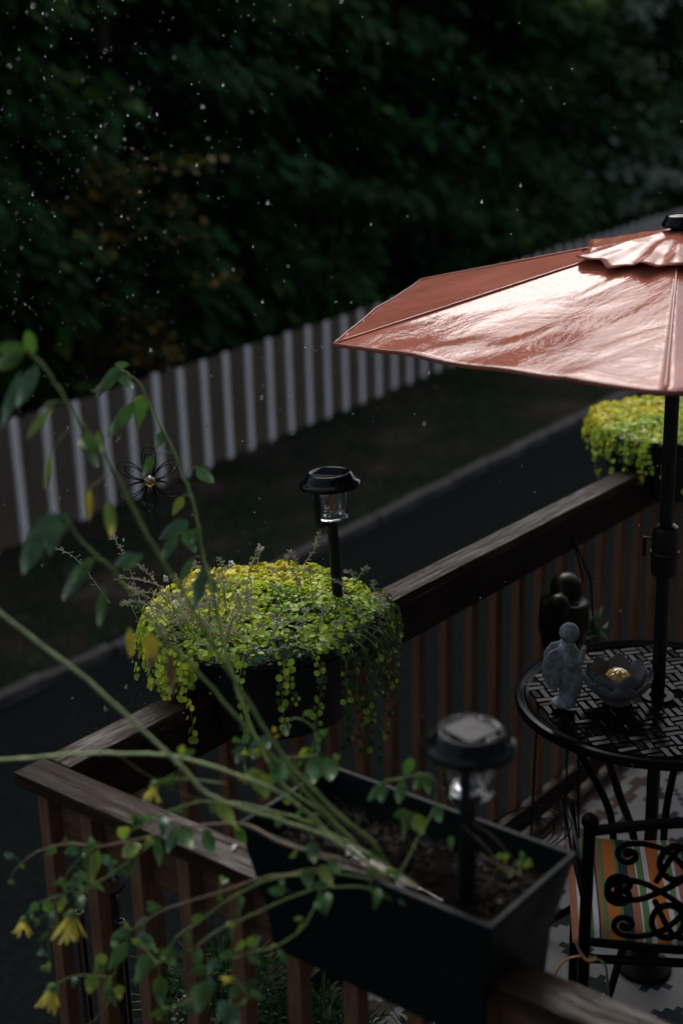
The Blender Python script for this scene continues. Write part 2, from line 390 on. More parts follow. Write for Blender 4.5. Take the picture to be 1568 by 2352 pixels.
def yield_leaf(b, rg, x, y, z, L, mi, a):
    az = a+rg.gauss(0, .55); dx, dy = math.cos(az), math.sin(az); ll = L*rg.uniform(.6, 1.4); w = ll*.36
    dz = -rg.uniform(.35, 1.1)
    # crown space is scaled about 3 m wide by 12 m tall: leaf sizes are in metres, divided on use
    tx, ty, tz = dx*ll, dy*ll, dz*ll
    sx, sy, sz = -dy*w, dx*w, rg.uniform(-.5, .5)*w
    RX, RZ = 3.0, 12.0
    P = [(x, y, z), (x+(tx*.45+sx)/RX, y+(ty*.45+sy)/RX, z+(tz*.4+sz)/RZ), (x+tx/RX, y+ty/RX, z+tz/RZ), (x+(tx*.45-sx)/RX, y+(ty*.45-sy)/RX, z+(tz*.4-sz)/RZ)]
    b.add(P, [(0, 1, 2, 3)], mi)
KINDS = {
 'deep': ([M['t1'], M['t2'], M['t3']], [6, 2, 3], 'dense dark green tree'),
 'mid': ([M['t2'], M['t1'], M['t4']], [5, 4, 1], 'mid green leafy tree'),
 'blue': ([M['t3'], M['t1'], M['t2']], [5, 4, 2], 'blue green conifer like tree'),
 'silver': ([M['t6'], M['t3'], M['t2']], [3, 3, 4], 'pale silvery leaved tree'),
}
crowns = {}
for i, (k, (ms, wt, d)) in enumerate(KINDS.items()):
    cb = crown_mesh(k, ms, wt, 15600, 11+i, leaf=.24)
    crowns[k] = cb.build('crown', ms)
used = set()
def tree(s, off, kind, rad, h, label):
    base = FO+FD*s+FN*off; base.z = .1 if off < 1 else .05
    root = empty('tree', base, rnd(0, 6.28), label, 'tree', 'trees beyond the fence')
    b = MB(); pts = [(0, 0, -.1), (.05, .03, h*.3), (-.06, .05, h*.6), (.03, 0, h*.92)]
    b.tube(spline(pts, 4), [.22*(1-i/13)+.03 for i in range(13)], 10)
    for k in range(9):
        z = h*(.14+.08*k); a = k*2.4+rnd(-.3, .3); L = rad*.7*(1-k/14)
        b.tube(spline([(0, 0, z), (L*.5*math.cos(a), L*.5*math.sin(a), z+.35), (L*math.cos(a), L*math.sin(a), z+.15)], 3), [.07, .065, .06, .05, .04, .03, .02], 6)
    b.build('trunk', M['bark'], root, smooth=True)
    src = crowns[kind]
    if kind in used: c = src.copy(); COL.objects.link(c)
    else: c = src; used.add(kind)
    c.parent = root; c.location = (0, 0, h*.035); c.scale = (rad, rad, h)
    return root
spec = [(-5.5, 2.6, 'blue', 3.0, 11.5, 'dark blue green tree at the far left behind the fence'),
 (-1.5, 2.9, 'deep', 3.1, 12.5, 'dense dark tree behind the amber shrub at left'),
 (2.3, 2.7, 'mid', 2.8, 11.0, 'mid green tree behind the amber shrub'),
 (5.8, 3.0, 'deep', 3.1, 13, 'dense dark tree over the middle of the fence'),
 (9.4, 2.8, 'mid', 3.0, 12, 'leafy mid green tree left of the umbrella top'),
 (13.2, 2.9, 'blue', 3.2, 12.5, 'blue green tree above the umbrella ridge'),
 (17.5, 2.8, 'mid', 3.1, 12, 'mid green tree behind the umbrella top'),
 (21.5, 2.6, 'silver', 3.0, 10.5, 'pale silvery tree at the upper right above the umbrella cap'),
 (26, 2.8, 'silver', 3.3, 11.5, 'second pale tree at the far right edge'),
 (31, 3.2, 'deep', 3.6, 12, 'distant dark tree at the right end of the fence'),
 (-3.5, 7.0, 'deep', 3.6, 20, 'taller dark tree in the second row at far left'),
 (0.8, 7.2, 'blue', 3.6, 20, 'taller blue green tree in the second row at left'),
 (5, 7.2, 'deep', 3.7, 21, 'taller dark tree in the second row near the middle'),
 (9.5, 7.4, 'blue', 3.7, 20, 'taller blue green tree in the second row, middle'),
 (14, 7.2, 'deep', 3.8, 21, 'taller dark tree in the second row left of the umbrella cap'),
 (19, 7.4, 'mid', 3.8, 20, 'taller green tree in the second row behind the umbrella cap'),
 (24.5, 7.2, 'deep', 3.9, 20, 'taller dark tree in the second row at upper right'),
 (30, 7.6, 'mid', 4, 20, 'taller green tree in the second row at the right edge')]
for a in spec: tree(*a)
# amber-leaved shrubs against the fence
def shrub(s, off, z0, rad, h, mats, wts, n, label, leaf=.11):
    base = FO+FD*s+FN*off; base.z = .1
    root = empty('shrub', base, 0, label, 'shrub', 'shrubs behind the fence')
    b = MB(); rg = random.Random(int(s*100))
    cl = [(rg.gauss(0, .45)*rad, rg.gauss(0, .45)*rad, z0+rg.random()*h) for _ in range(46)]
    for i in range(n):
        c = rg.choice(cl); p = Vector((c[0]+rg.gauss(0, .20), c[1]+rg.gauss(0, .20), c[2]+rg.gauss(0, .07)))
        az = rg.random()*6.28; L = leaf*rg.uniform(.6, 1.4); d = Vector((math.cos(az), math.sin(az), -rg.uniform(0, .7)))*L; e = Vector((-d.y, d.x, rg.uniform(-.4, .4)*L))*.35
        b.add([p, p+d*.45+e, p+d, p+d*.45-e], [(0, 1, 2, 3)], rg.choices(range(len(mats)), wts)[0])
    b.build('crown', mats, root)
    b = MB()
    for k in range(7):
        a = k*.9; b.tube([(0, 0, 0), (.2*rad*math.cos(a), .2*rad*math.sin(a), h*.5), (.5*rad*math.cos(a), .5*rad*math.sin(a), z0+h*.8)], [.04, .03, .012], 6)
    b.build('stem', M['bark'], root)
shrub(3.3, 1.15, 1.5, 1.05, 2.6, [M['t5'], M['t2'], M['t1']], [6, 3, 3], 2600, 'amber and green shrub rising above the fence at left')
shrub(-2.2, 1.2, 1.2, 1.0, 1.9, [M['t5'], M['t3'], M['t1']], [3, 4, 4], 1500, 'small amber tinged shrub at the left edge above the fence')
shrub(4.4, 1.3, 1.3, 1.0, 1.5, [M['t1'], M['t2'], M['t3']], [4, 3, 3], 1500, 'low green shrub just above the middle of the fence')
shrub(8.6, 1.3, 1.3, 1.2, 2.0, [M['t2'], M['t1'], M['t4']], [4, 4, 1], 1700, 'round green shrub above the fence left of the umbrella')
shrub(13.0, 1.4, 1.3, 1.4, 2.0, [M['t1'], M['t3'], M['t2']], [4, 3, 3], 1700, 'dark shrub above the fence behind the umbrella ridge')
# the wood behind: one closed mass
wb = MB(); rg = random.Random(5)
for i in range(26000):
    s = rg.uniform(-22, 75); z = rg.uniform(0, 11.5)*rg.uniform(.85, 1.08); o = 11.5+rg.random()*2.5+.6*math.sin(s*.7)+.5*math.sin(z*1.3+s)
    p = FO+FD*s+FN*o; p.z = z; L = rg.uniform(.3, .75); az = rg.random()*6.28
    d = Vector((math.cos(az)*.8, math.sin(az)*.8, -rg.uniform(.1, .7)))*L; e = Vector((-d.y, d.x, rg.uniform(-.6, .6)*L))*.5
    wb.add([p, p+d*.5+e, p+d, p+d*.5-e], [(0, 1, 2, 3)], rg.choice((0, 0, 1)))
for i in range(-22, 76, 3):        # solid dark bank added behind the leaves to hide bright sky
    p = FO+FD*i+FN*15.5; wb.tube([(p.x, p.y, 0), (p.x, p.y, 10.5)], 1.9, 8)
tag(wb.build('far_wood', [M['t1'], M['t3']]), 'dark mass of woodland closing the view behind the trees', 'wood', kind='stuff')

# ================================================================== the deck
deck = tag(empty('deck', DL(0, 0, -.3), PHI), kind='structure')
b = MB(); b.box(0, 7.0, -.069, .069, -.03, 0); db = b.build('deck_board', M['deck'], deck, bevel=.003)
for i in range(19):
    loc = (.0, -.11-i*.145, -.0)
    if i == 0: db.location = loc
    else: copy_part(db, deck, loc)
b = MB(); b.box(.0, 7.0, -.083, -.045, -.27, -.032); b.build('rim_joist', M['board'], deck)
b = MB(); b.box(.045, .083, -2.8, -.085, -.27, -.032); b.build('rim_joist', M['board'], deck)
for a, bb in ((.2, .2), (3.5, .2), (6.8, .2), (.2, 2.6)):
    b = MB(); b.box(a, a+.09, -bb-.09, -bb, -2.5, -.032); b.build('deck_post', M['board'], deck)

def railing(name, loc, rz, label, x0, x1, xs, y_out, y_in, first_bal, nb, step=.16, bm='board'):
    """local x along the rail; cap from y_out to y_in, balusters on the outer side"""
    root = empty(name, loc, rz, label, 'railing')
    s = 1 if y_in > y_out else -1
    ys = sorted((y_out, y_in))
    b = MB(); nx = 40
    b.box(x0, x1, ys[0], ys[1], .962, 1.0); b.build('cap_rail', M['cap'], root, bevel=.004)
    f0, f1 = sorted((y_out+s*.045, y_out+s*.083))
    b = MB(); b.box(xs, x1, f0, f1, .822, .9615); b.build('rail_board', M[bm], root, bevel=.003)
    b = MB(); b.box(xs, x1, f0, f1, -.25, -.16); b.build('bottom_rail', M['board'], root, bevel=.003)
    b0, b1 = sorted((y_out+s*.006, y_out+s*.0445))
    b = MB(); b.box(-.019, .019, b0, b1, -.30, .9612); bal = b.build('baluster', M['redv'], root, bevel=.003)
    sc = MB()
    for i in range(nb):
        loc_ = (first_bal+i*step, 0, 0)
        if i == 0: bal.location = loc_
        else: copy_part(bal, root, (loc_[0]+rnd(-.003, .003), 0, 0), (0, rnd(-.003, .003), 0))
    return root
M['redv'] = wood('red_stained_baluster', (.066, .033, .019), (.125, .064, .037), (.20, .11, .066), .6, 0, .5, (30, 30, 1.2))
railA = railing('deck_railing', DL(0, 0, 0), PHI, 'long wooden deck railing running along the street under both round planters', .0985, 6.6, .085, 0, -.095, .25, 40)
railB = railing('deck_railing', DL(0, 0, 0), PHI-math.pi/2, 'near wooden deck railing carrying the long dark trough', 0, 2.84, .045, 0, .095, .095, 17, bm='red')
b = MB(); b.box(-.045, .045, -.045, .045, -.3, .9608); b.build('post', M['board'], railA, loc=(4.7, -.13, 0), bevel=.004)

# ---- rug: stepped crosses woven in (pattern is in the cloth)
rug = MB(); cell = .028; nx, ny = 118, 84
def rugmat(i, j):
    if j < 7 or j >= ny-7 or i < 7 or i >= nx-7:
        k = min(j, ny-1-j, i, nx-1-i); w = (i+j)//3 % 2
        return 2 if (k+w) % 4 < 2 else 0
    p, q = (i-7) % 10, (j-7) % 10
    if abs(p-5)+abs(q-5) <= 2: return 1
    if min(p, 10-p)+min(q, 10-q) <= 2: return 1
    r_ = (i-7)//10 % 3
    if r_ == 1 and abs((p+q) % 10-5) <= 0: return 1
    return 0
for i in range(nx+1):
    for j in range(ny+1):
        rug.v.append((i*cell, -j*cell, .004+.002*math.sin(i*.9)*math.sin(j*.7)))
for i in range(nx):
    for j in range(ny):
        o = i*(ny+1)+j; rug.f.append((o, o+1, o+ny+2, o+ny+1)); rug.m.append(rugmat(i, j))
ro = rug.build('rug', [M['rug_l'], M['rug_d'], M['rug_b']], loc=DL(.75, .12, -.296), rot=(0, 0, PHI))
tag(ro, 'pale grey outdoor rug with dark stepped crosses under the table', 'rug')

# ================================================================== round planters with creeping jenny
def round_planter(a, bb, label):
    root = empty('round_planter', DL(a, bb, 1.0), PHI, label, 'planter', 'round planters on the railing')
    b = MB(); b.lathe([(.285, .001), (.297, .05), (.318, .108), (.350, .112), (.352, .127), (.341, .129), (.325, .11), (.28, .06), (.0, .055)], 56)
    b.build('bowl', M['pot'], root, auto=40)
    for sgn in (1, -1):
        bm = bmesh.new(); n = 56; prof = [(.25, -.15), (.272, -.06), (.2845, .0005)]
        rings = [[bm.verts.new((r*math.cos(2*math.pi*j/n), r*math.sin(2*math.pi*j/n), z)) for j in range(n)] for r, z in prof]
        for i in range(2):
            for j in range(n): bm.faces.new((rings[i][j], rings[i][(j+1) % n], rings[i+1][(j+1) % n], rings[i+1][j]))
        bm.faces.new(rings[0][::-1])
        # the slot for the rail: keep only one side of it
        bmesh.ops.bisect_plane(bm, geom=bm.verts[:]+bm.edges[:]+bm.faces[:], plane_co=(0, sgn*.056, 0), plane_no=(0, -sgn, 0), clear_outer=True)
        bmesh.ops.holes_fill(bm, edges=[e for e in bm.edges if e.is_boundary], sides=0)
        me = bpy.data.meshes.new('saddle_leg'); bm.to_mesh(me); bm.free(); me.materials.append(M['pot'])
        o = bpy.data.objects.new('saddle_leg', me); COL.objects.link(o); o.parent = root
    return root
PA, PB = .90, .045
round_planter(PA, PB, 'round charcoal planter straddling the railing behind the wire flower')
round_planter(3.52, .05, 'round charcoal planter on the railing behind the umbrella pole')

def jleaf(b, c, nrm, r, mi, rg):
    """one round coin-like leaf: cupped hexagon fan"""
    nrm = nrm.normalized(); t = nrm.orthogonal().normalized(); q = nrm.cross(t); a0 = rg.random()*6.28
    cup = rg.uniform(-.25, .35)*r; n = 7
    vs = [c-nrm*cup*.5]+[c+t*r*math.cos(a0+2*math.pi*k/n)*(1 if k else .82)+q*r*math.sin(a0+2*math.pi*k/n)*.92+nrm*cup*rg.uniform(.3, .8) for k in range(n)]
    b.add(vs, [(0, 1+k, 1+(k+1) % n) for k in range(n)], mi)
JM = [M['jy'], M['jl'], M['jg'], M['jd'], M['jr']]
def top_z(x, y, rr, seed):
    q = math.hypot(x, y)/rr
    return .146+.004*(1-q*q)+.022*noise.noise(Vector((x*5, y*5, seed)))+.012*noise.noise(Vector((x*14, y*14, seed)))-(.06*max(0, q-.93)/.07)+.014*(y+.35*x)/rr
def jenny(a, bb, n, seed, label, rr=.378, vines=(), bright=0.0):
    root = empty('creeping_jenny', DL(a, bb, 1.0), PHI, label, 'plant', 'creeping plants in the round planters')
    rg = random.Random(seed)
    b = MB(); k = 26
    prof = [(.32, .09), (.336, .125), (.26, .13), (.15, .135), (.0, .135)]
    b.lathe(prof, 40); b.build('soil', M['soil'], root, smooth=True)
    b = MB()
    # camera side in planter space (x along the rail, y away from the house)
    for i in range(n):
        q = math.sqrt(rg.random()); th = rg.random()*6.283; fr_ = R(190) < th < R(268)
        if fr_ and q > .925: q = .925-.12*rg.random()
        x, y = rr*q*math.cos(th), rr*q*math.sin(th)
        z = top_z(x, y, rr, seed)+rg.uniform(-.012, .008)
        if q > .9 and not fr_: z -= rg.random()*.05
        e = .01
        gx = (top_z(x+e, y, rr, seed)-top_z(x-e, y, rr, seed))/(2*e); gy = (top_z(x, y+e, rr, seed)-top_z(x, y-e, rr, seed))/(2*e)
        nrm = Vector((-gx+rg.gauss(0, .38), -gy+rg.gauss(0, .38), 1))
        if q > .88: nrm += Vector((math.cos(th), math.sin(th), 0))*.8
        far = (y+.35*x)/rr*.5+.5           # far side gold, near side green and darkened to paint its shade
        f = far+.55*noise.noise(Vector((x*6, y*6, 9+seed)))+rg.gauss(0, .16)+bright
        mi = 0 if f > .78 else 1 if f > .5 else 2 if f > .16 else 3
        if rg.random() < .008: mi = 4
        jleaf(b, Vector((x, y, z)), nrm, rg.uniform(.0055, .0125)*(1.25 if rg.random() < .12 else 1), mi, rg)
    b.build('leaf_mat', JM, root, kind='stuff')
    # trailing runners over the rim
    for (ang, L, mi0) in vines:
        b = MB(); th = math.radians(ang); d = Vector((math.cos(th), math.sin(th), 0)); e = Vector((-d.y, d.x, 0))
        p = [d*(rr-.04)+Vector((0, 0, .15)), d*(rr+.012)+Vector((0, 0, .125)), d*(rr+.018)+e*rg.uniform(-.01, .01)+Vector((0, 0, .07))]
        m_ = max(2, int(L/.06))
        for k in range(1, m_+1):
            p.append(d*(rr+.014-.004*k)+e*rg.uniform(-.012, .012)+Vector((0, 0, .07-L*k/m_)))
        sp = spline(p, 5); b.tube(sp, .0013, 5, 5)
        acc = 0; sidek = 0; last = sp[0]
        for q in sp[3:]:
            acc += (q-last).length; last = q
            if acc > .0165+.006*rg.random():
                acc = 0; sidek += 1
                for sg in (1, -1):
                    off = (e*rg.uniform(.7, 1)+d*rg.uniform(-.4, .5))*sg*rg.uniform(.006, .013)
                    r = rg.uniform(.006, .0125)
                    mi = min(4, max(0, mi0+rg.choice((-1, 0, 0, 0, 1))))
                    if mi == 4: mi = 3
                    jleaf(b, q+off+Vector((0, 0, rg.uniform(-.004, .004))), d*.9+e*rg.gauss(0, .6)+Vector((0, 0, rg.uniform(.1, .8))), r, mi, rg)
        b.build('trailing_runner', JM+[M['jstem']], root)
    return root
# angles in planter space: 0 = along the rail away, 180 = towards the corner, 270 = inside of the deck
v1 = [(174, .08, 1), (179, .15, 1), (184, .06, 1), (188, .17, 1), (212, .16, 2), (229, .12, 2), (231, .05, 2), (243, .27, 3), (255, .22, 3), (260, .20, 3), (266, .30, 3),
      (272, .28, 3), (276, .14, 3), (281, .34, 3), (284, .12, 3), (290, .27, 3), (296, .10, 3), (303, .22, 3), (311, .08, 3), (316, .16, 3), (327, .05, 3), (333, .14, 3), (150, .07, 1), (165, .06, 1), (176, .05, 1)]  # house-side runners get the darkened leaves, shade put in as colour
jenny(PA, PB, 8200, 3, 'golden green creeping jenny spilling over the round planter in the middle', vines=v1, bright=.0)
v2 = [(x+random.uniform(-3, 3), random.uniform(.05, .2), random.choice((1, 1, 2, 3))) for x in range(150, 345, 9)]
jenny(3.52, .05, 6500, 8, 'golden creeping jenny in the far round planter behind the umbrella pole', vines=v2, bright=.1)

# ---- sweet alyssum gone to seed in the near planter
aly = empty('alyssum', DL(PA, PB, 1.15), PHI, 'wiry alyssum with tiny white flowers among the creeping jenny', 'plant')
rg = random.Random(21)
def sprig(base, tip, style, bend):
    b = MB(); base = Vector(base); tip = Vector(tip)
    mid = (base+tip)/2+bend; sp = spline([base, mid, tip], 9); L = (tip-base).length
    b.tube(sp, [.0019*(1-.5*i/(len(sp)-1)) for i in range(len(sp))], 5, 0 if style != 1 else 1)
    for i, q in enumerate(sp[4:]):
        t = (i+4)/(len(sp)-1)
        for k in range(3 if t > .6 else 1):
            d = rvec(); d.z = abs(d.z)*.6; L2 = rg.uniform(.008, .02)*(1.25-t*.6); e = q+d*L2
            b.tube([q, e], .0008, 4, 0 if style != 1 else 1)
            b.ball(e, rg.uniform(.0012, .0021), 1, 2 if style != 2 else 3, (1, 1, 1.5))
    if style == 3:
        for k in range(26):
            c = sp[-1]+rvec()*rg.uniform(.004, .013); 
            for w in range(4):
                a = w*1.57; dd = Vector((math.cos(a), math.sin(a), .5))*.0032
                b.blade(c, c+dd, .0028, n=2, mi=4, shape='petal')
    b.build('flower_sprig', [M['sprig'], M['sprigg'], M['pod'], M['podp'], M['white_petal']], aly)
for i in range(60):     # main clump at the corner end of the pot
    ang = R(rg.uniform(115, 262)); r0 = rg.uniform(.05, .30); L = rg.uniform(.09, .27)
    bs = Vector((-.19+rg.gauss(0, .09), rg.gauss(.06, .13), .0)); ou = Vector((math.cos(ang), math.sin(ang), 0))
    tp = bs+ou*L*rg.uniform(.3, 1.0)+Vector((0, 0, L*rg.uniform(.25, .95)))
    sprig(bs, tp, rg.choice((0, 0, 0, 1, 1, 1, 3)), Vector((0, 0, L*rg.uniform(.05, .25))))
for i in range(30):     # scattered over the rest
    th = rg.random()*6.28; q = rg.uniform(.05, .36); bs = Vector((q*math.cos(th), q*math.sin(th), 0)); L = rg.uniform(.04, .10); a = rg.random()*6.28
    sprig(bs, bs+Vector((math.cos(a)*L*.6, math.sin(a)*L*.6, L*rg.uniform(.3, .9))), rg.choice((0, 2, 2, 3, 1)), Vector((0, 0, .01)))
sprig((.26, .10, 0), (.33, .06, .125), 0, Vector((.03, 0, .0)))
sprig((.20, .03, 0), (.185, .05, .11), 0, Vector((.01, 0, .0)))

# ================================================================== solar lamps
def solar_lamp(loc, rz, tilt, label, stake, extra=0, face=0):
    root = empty('solar_lamp', loc, 0, label, 'lamp', 'solar stake lamps in the planters')
    root.rotation_euler = (tilt[0], tilt[1], rz)
    b = MB(); b.lathe([(.0165, -.05), (.0165, stake-.012), (.021, stake-.010), (.021, stake)], 20); b.build('stake', M['black_satin'], root, auto=40)
    z0 = stake
    b = MB(); b.lathe([(.0, z0+.003), (.040, z0+.003), (.047, z0+.008), (.050, z0+.018), (.050, z0+.1), (.0465, z0+.1), (.0465, z0+.02), (.042, z0+.013), (.0, z0+.012)], 40)
    b.build('glass_lens', M['glass'], root, auto=50)
    for a in (0, math.pi):
        b = MB(); b.box(.0512, .0565, -.0095, .0095, z0-.012, z0+.1015); b.box(.019, .0512, -.0095, .0095, z0-.012, z0-.006)
        o = b.build('bracket', M['black_satin'], root, rot=(0, 0, a+face), bevel=.0015)
    b = MB(); rg = random.Random(4)
    for k in range(11):
        a = rg.random()*6.28; r = rg.uniform(.006, .032); b.ball((r*math.cos(a), r*math.sin(a), z0+.0185+rg.random()*.012), rg.uniform(.005, .011), 1, 0, (1, 1, .6))
    b.lathe([(.0, z0+.0135), (.030, z0+.0135), (.026, z0+.019), (.0, z0+.021)], 16, 0)
    b.build('reflector', M['steel'], root)
    b = MB(); b.box(-.004, .004, -.0025, .0025, z0+.02, z0+.085); b.build('led_strip', M['amber_strip'], root, rot=(0, 0, .5), loc=(0, 0, 0))
    z1 = z0+.102
    b = MB(); b.lathe([(.0, z1), (.080, z1), (.087, z1-.001), (.0905, z1+.004), (.0895, z1+.009), (.085, z1+.0135), (.080, z1+.0155), (.0775, z1+.018), (.0745, z1+.0225), (.070, z1+.030), (.066, z1+.0355), (.062, z1+.0395), (.060, z1+.0405), (.0575, z1+.0405), (.056, z1+.0385), (.0, z1+.0395)], 64)
    cap = b.build('cap', M['black_gloss'], root, auto=60)
    b = MB(); h = .038; b.box(-h, h, -h, h, z1+.0398, z1+.0412); pn = b.build('solar_panel', M['panel'], root, rot=(0, 0, .95))
    b = MB(); w = .0035
    for (x0, x1, y0, y1) in ((-h-w, h+w, -h-w, -h-.0002), (-h-w, h+w, h+.0002, h+w), (-h-w, -h-.0002, -h, h), (h+.0002, h+w, -h, h)): b.box(x0, x1, y0, y1, z1+.0397, z1+.0432)
    b.build('panel_frame', M['black_gloss'], pn, bevel=.001)
    if extra:     # beads of rain standing on the cap
        b = MB(); 
        for k in range(46):
            a = rg.random()*6.28; r = .056*math.sqrt(rg.random()); b.ball((r*math.cos(a), r*math.sin(a), z1+.0405), rg.uniform(.0014, .0036), 1, 0, (1, 1, .55))
        b.build('water_beads', M['water'], root, smooth=True)
    return root
l1 = at(776, 1386, 4.22)
solar_lamp((l1.x, l1.y, DL(0, 0, 1.14).z), R(10), (R(-1.0), R(-2.2), 0), 'glossy black solar lamp standing in the creeping jenny', .245, face=R(214))
l2 = at(1068, 2075, 2.80)

# ================================================================== long trough on the near rail
TA0, TA1, TB0, TB1, TZ = -.062, .252, .815, 1.44, 1.17
tr = empty('trough_planter', DL((TA0+TA1)/2, (TB0+TB1)/2, 1.0), PHI-math.pi/2, 'long dark teal plastic trough saddled over the near railing', 'planter')
hl, hw, ht = (TB1-TB0)/2, (TA1-TA0)/2, TZ-1.0
def ringbox(b, spec, mi=0, cap0=True, cap1=True):
    vs = []
    for (l, w, z, dy) in spec:
        vs += [(-l, -w+dy, z), (l, -w+dy, z), (l, w+dy, z), (-l, w+dy, z)]
    k = len(spec); fs = [(i*4+j, i*4+(j+1) % 4, i*4+4+(j+1) % 4, i*4+4+j) for i in range(k-1) for j in range(4)]
    if cap0: fs.append((3, 2, 1, 0))
    if cap1: fs.append(tuple((k-1)*4+j for j in range(4)))
    b.add(vs, fs, mi)
b = MB(); ringbox(b, [(hl-.035, hw-.028, .001, 0), (hl-.006, hw-.006, ht-.022, 0), (hl, hw, ht-.021, 0), (hl, hw, ht, 0), (hl-.012, hw-.012, ht, 0), (hl-.016, hw-.016, ht-.03, 0), (hl-.042, hw-.036, .05, 0)])
b.build('trough_shell', M['trough'], tr, bevel=.003)
yc = -(TA0+TA1)/2                         # rail axis a=0 in local y
for lo, hi in ((-hw+.032, yc-.004), (yc+.099, hw-.032)):
    if hi-lo < .01: continue
    b = MB(); b.add([(-hl+.05, lo+.012, -.14), (hl-.05, lo+.012, -.14), (hl-.05, hi-.0, -.14), (-hl+.05, hi-.0, -.14), (-hl+.036, lo, .0005), (hl-.036, lo, .0005), (hl-.036, hi, .0005), (-hl+.036, hi, .0005)],
          [(0, 3, 2, 1), (4, 5, 6, 7), (0, 1, 5, 4), (1, 2, 6, 5), (2, 3, 7, 6), (3, 0, 4, 7)]); b.build('saddle_leg', M['trough'], tr, bevel=.004)
# wet soil
sb = MB(); nx, ny = 90, 44; SZ = ht-.062
def soil_h(x, y): return SZ+.018*noise.noise(Vector((x*6, y*6, 2)))+.012*noise.noise(Vector((x*22, y*22, 5)))+.006*noise.noise(Vector((x*60, y*60, 7)))-.028*math.exp(-((x-.02)**2/.012+(y+.05)**2/.006))
for i in range(nx+1):
    for j in range(ny+1):
        x = -hl+.028+(2*hl-.056)*i/nx; y = -hw+.026+(2*hw-.052)*j/ny; sb.v.append((x, y, soil_h(x, y)))
for i in range(nx):
    for j in range(ny): o = i*(ny+1)+j; sb.f.append((o, o+ny+1, o+ny+2, o+1)); sb.m.append(0)
so = sb.build('soil', M['soil'], tr, smooth=True)
b = MB(); n = 36; b.add([(.04+.18*math.cos(2*math.pi*k/n)*(1+.16*math.sin(3*k)), -.012+.055*math.sin(2*math.pi*k/n)*(1+.2*math.cos(2.3*k)), SZ+.0055) for k in range(n)], [tuple(range(n))]); b.build('puddle', M['water'], tr)
b = MB(); rg = random.Random(9)
for k in range(420):
    x = rg.uniform(-hl+.04, hl-.04); y = rg.uniform(-hw+.035, hw-.035); b.ball((x, y, soil_h(x, y)+.001), rg.uniform(.002, .006), 1, 0, (1, rg.uniform(.6, 1.3), .6))
tag(b.build('soil_crumbs', M['soil'], tr), kind='stuff')
solar_lamp((l2.x, l2.y, DL(0, 0, 1.0).z+SZ-.01), R(-14), (R(1.5), R(1.5), 0), 'rain beaded black solar lamp standing in the long trough', .232, extra=1, face=R(-88))

# ================================================================== wire flower stake
wf0 = at(408, 1470, 4.06); wf1 = at(345, 1104, 4.10)
wroot = empty('wire_flower', wf0, 0, 'black wire flower stake with amber glass bead in the round planter', 'garden stake')
b = MB(); hub = wf1-wf0; b.tube(spline([Vector((.002, 0, -.06)), hub*.33+Vector((.006, 0, 0)), hub*.7+Vector((.002, 0, 0)), hub+Vector((.0, .012, -.02))], 5), .0023, 8); b.build('stem', M['wire'], wroot, smooth=True)
fr = Matrix.Rotation(R(28), 3, 'Z')
ex = fr @ Vector((1, 0, 0)); ez = Vector((-.05, -.15, 1)).normalized()
for k in range(6):
    a = R(83-60*k); d = ex*math.cos(a)+ez*math.sin(a); e = -ex*math.sin(a)+ez*math.cos(a); nn = ex.cross(ez)
    for Lr, wr in ((.094, .034), (.071, .022)):
        b = MB(); loop = []
        for i in range(25):
            t = i/24*2*math.pi; rr_ = .5*(1-math.cos(t)); loop.append(hub+d*(.010+Lr*rr_)+e*wr*math.sin(t)*(.55+.45*rr_)*.78+nn*(-.012)*rr_)
        b.tube(loop, .0018, 6); b.build('petal', M['wire'], wroot, smooth=True)
b = MB(); b.ball(hub+Vector((0, -.006, 0)), .0145, 3); b.build('glass_bead', mat('amber_bead', (.35, .19, .06), .03, trans=.6, coat=1), wroot, smooth=True)
b = MB(); tor = [hub+Vector((0, -.005, 0))+(ex*math.cos(i*math.pi/10)+ez*math.sin(i*math.pi/10))*.0155 for i in range(21)]; b.tube(tor, .0016, 6); b.build('bead_ring', M['steel'], wroot, smooth=True)
for (px, py, qx, qy) in ((366, 1243, 324, 1220), (388, 1308, 412, 1272)):
    p0 = at(px, py, 4.06)-wf0; p1 = at(qx, qy, 4.06)-wf0; d = p1-p0; e = d.cross(Vector((0, 1, 0))).normalized(); b = MB()
    b.tube([p0+d*(.5*(1-math.cos(t*math.pi/10)))+e*.014*math.sin(t*math.pi/10) for t in range(21)], .001, 5)
    b.tube([p0, p1], .0008, 4)
    for s_ in (-1, 1): b.tube([p0+d*.35, p0+d*.6+e*s_*.013], .0008, 4)
    b.build('wire_leaf', M['wire'], wroot, smooth=True)

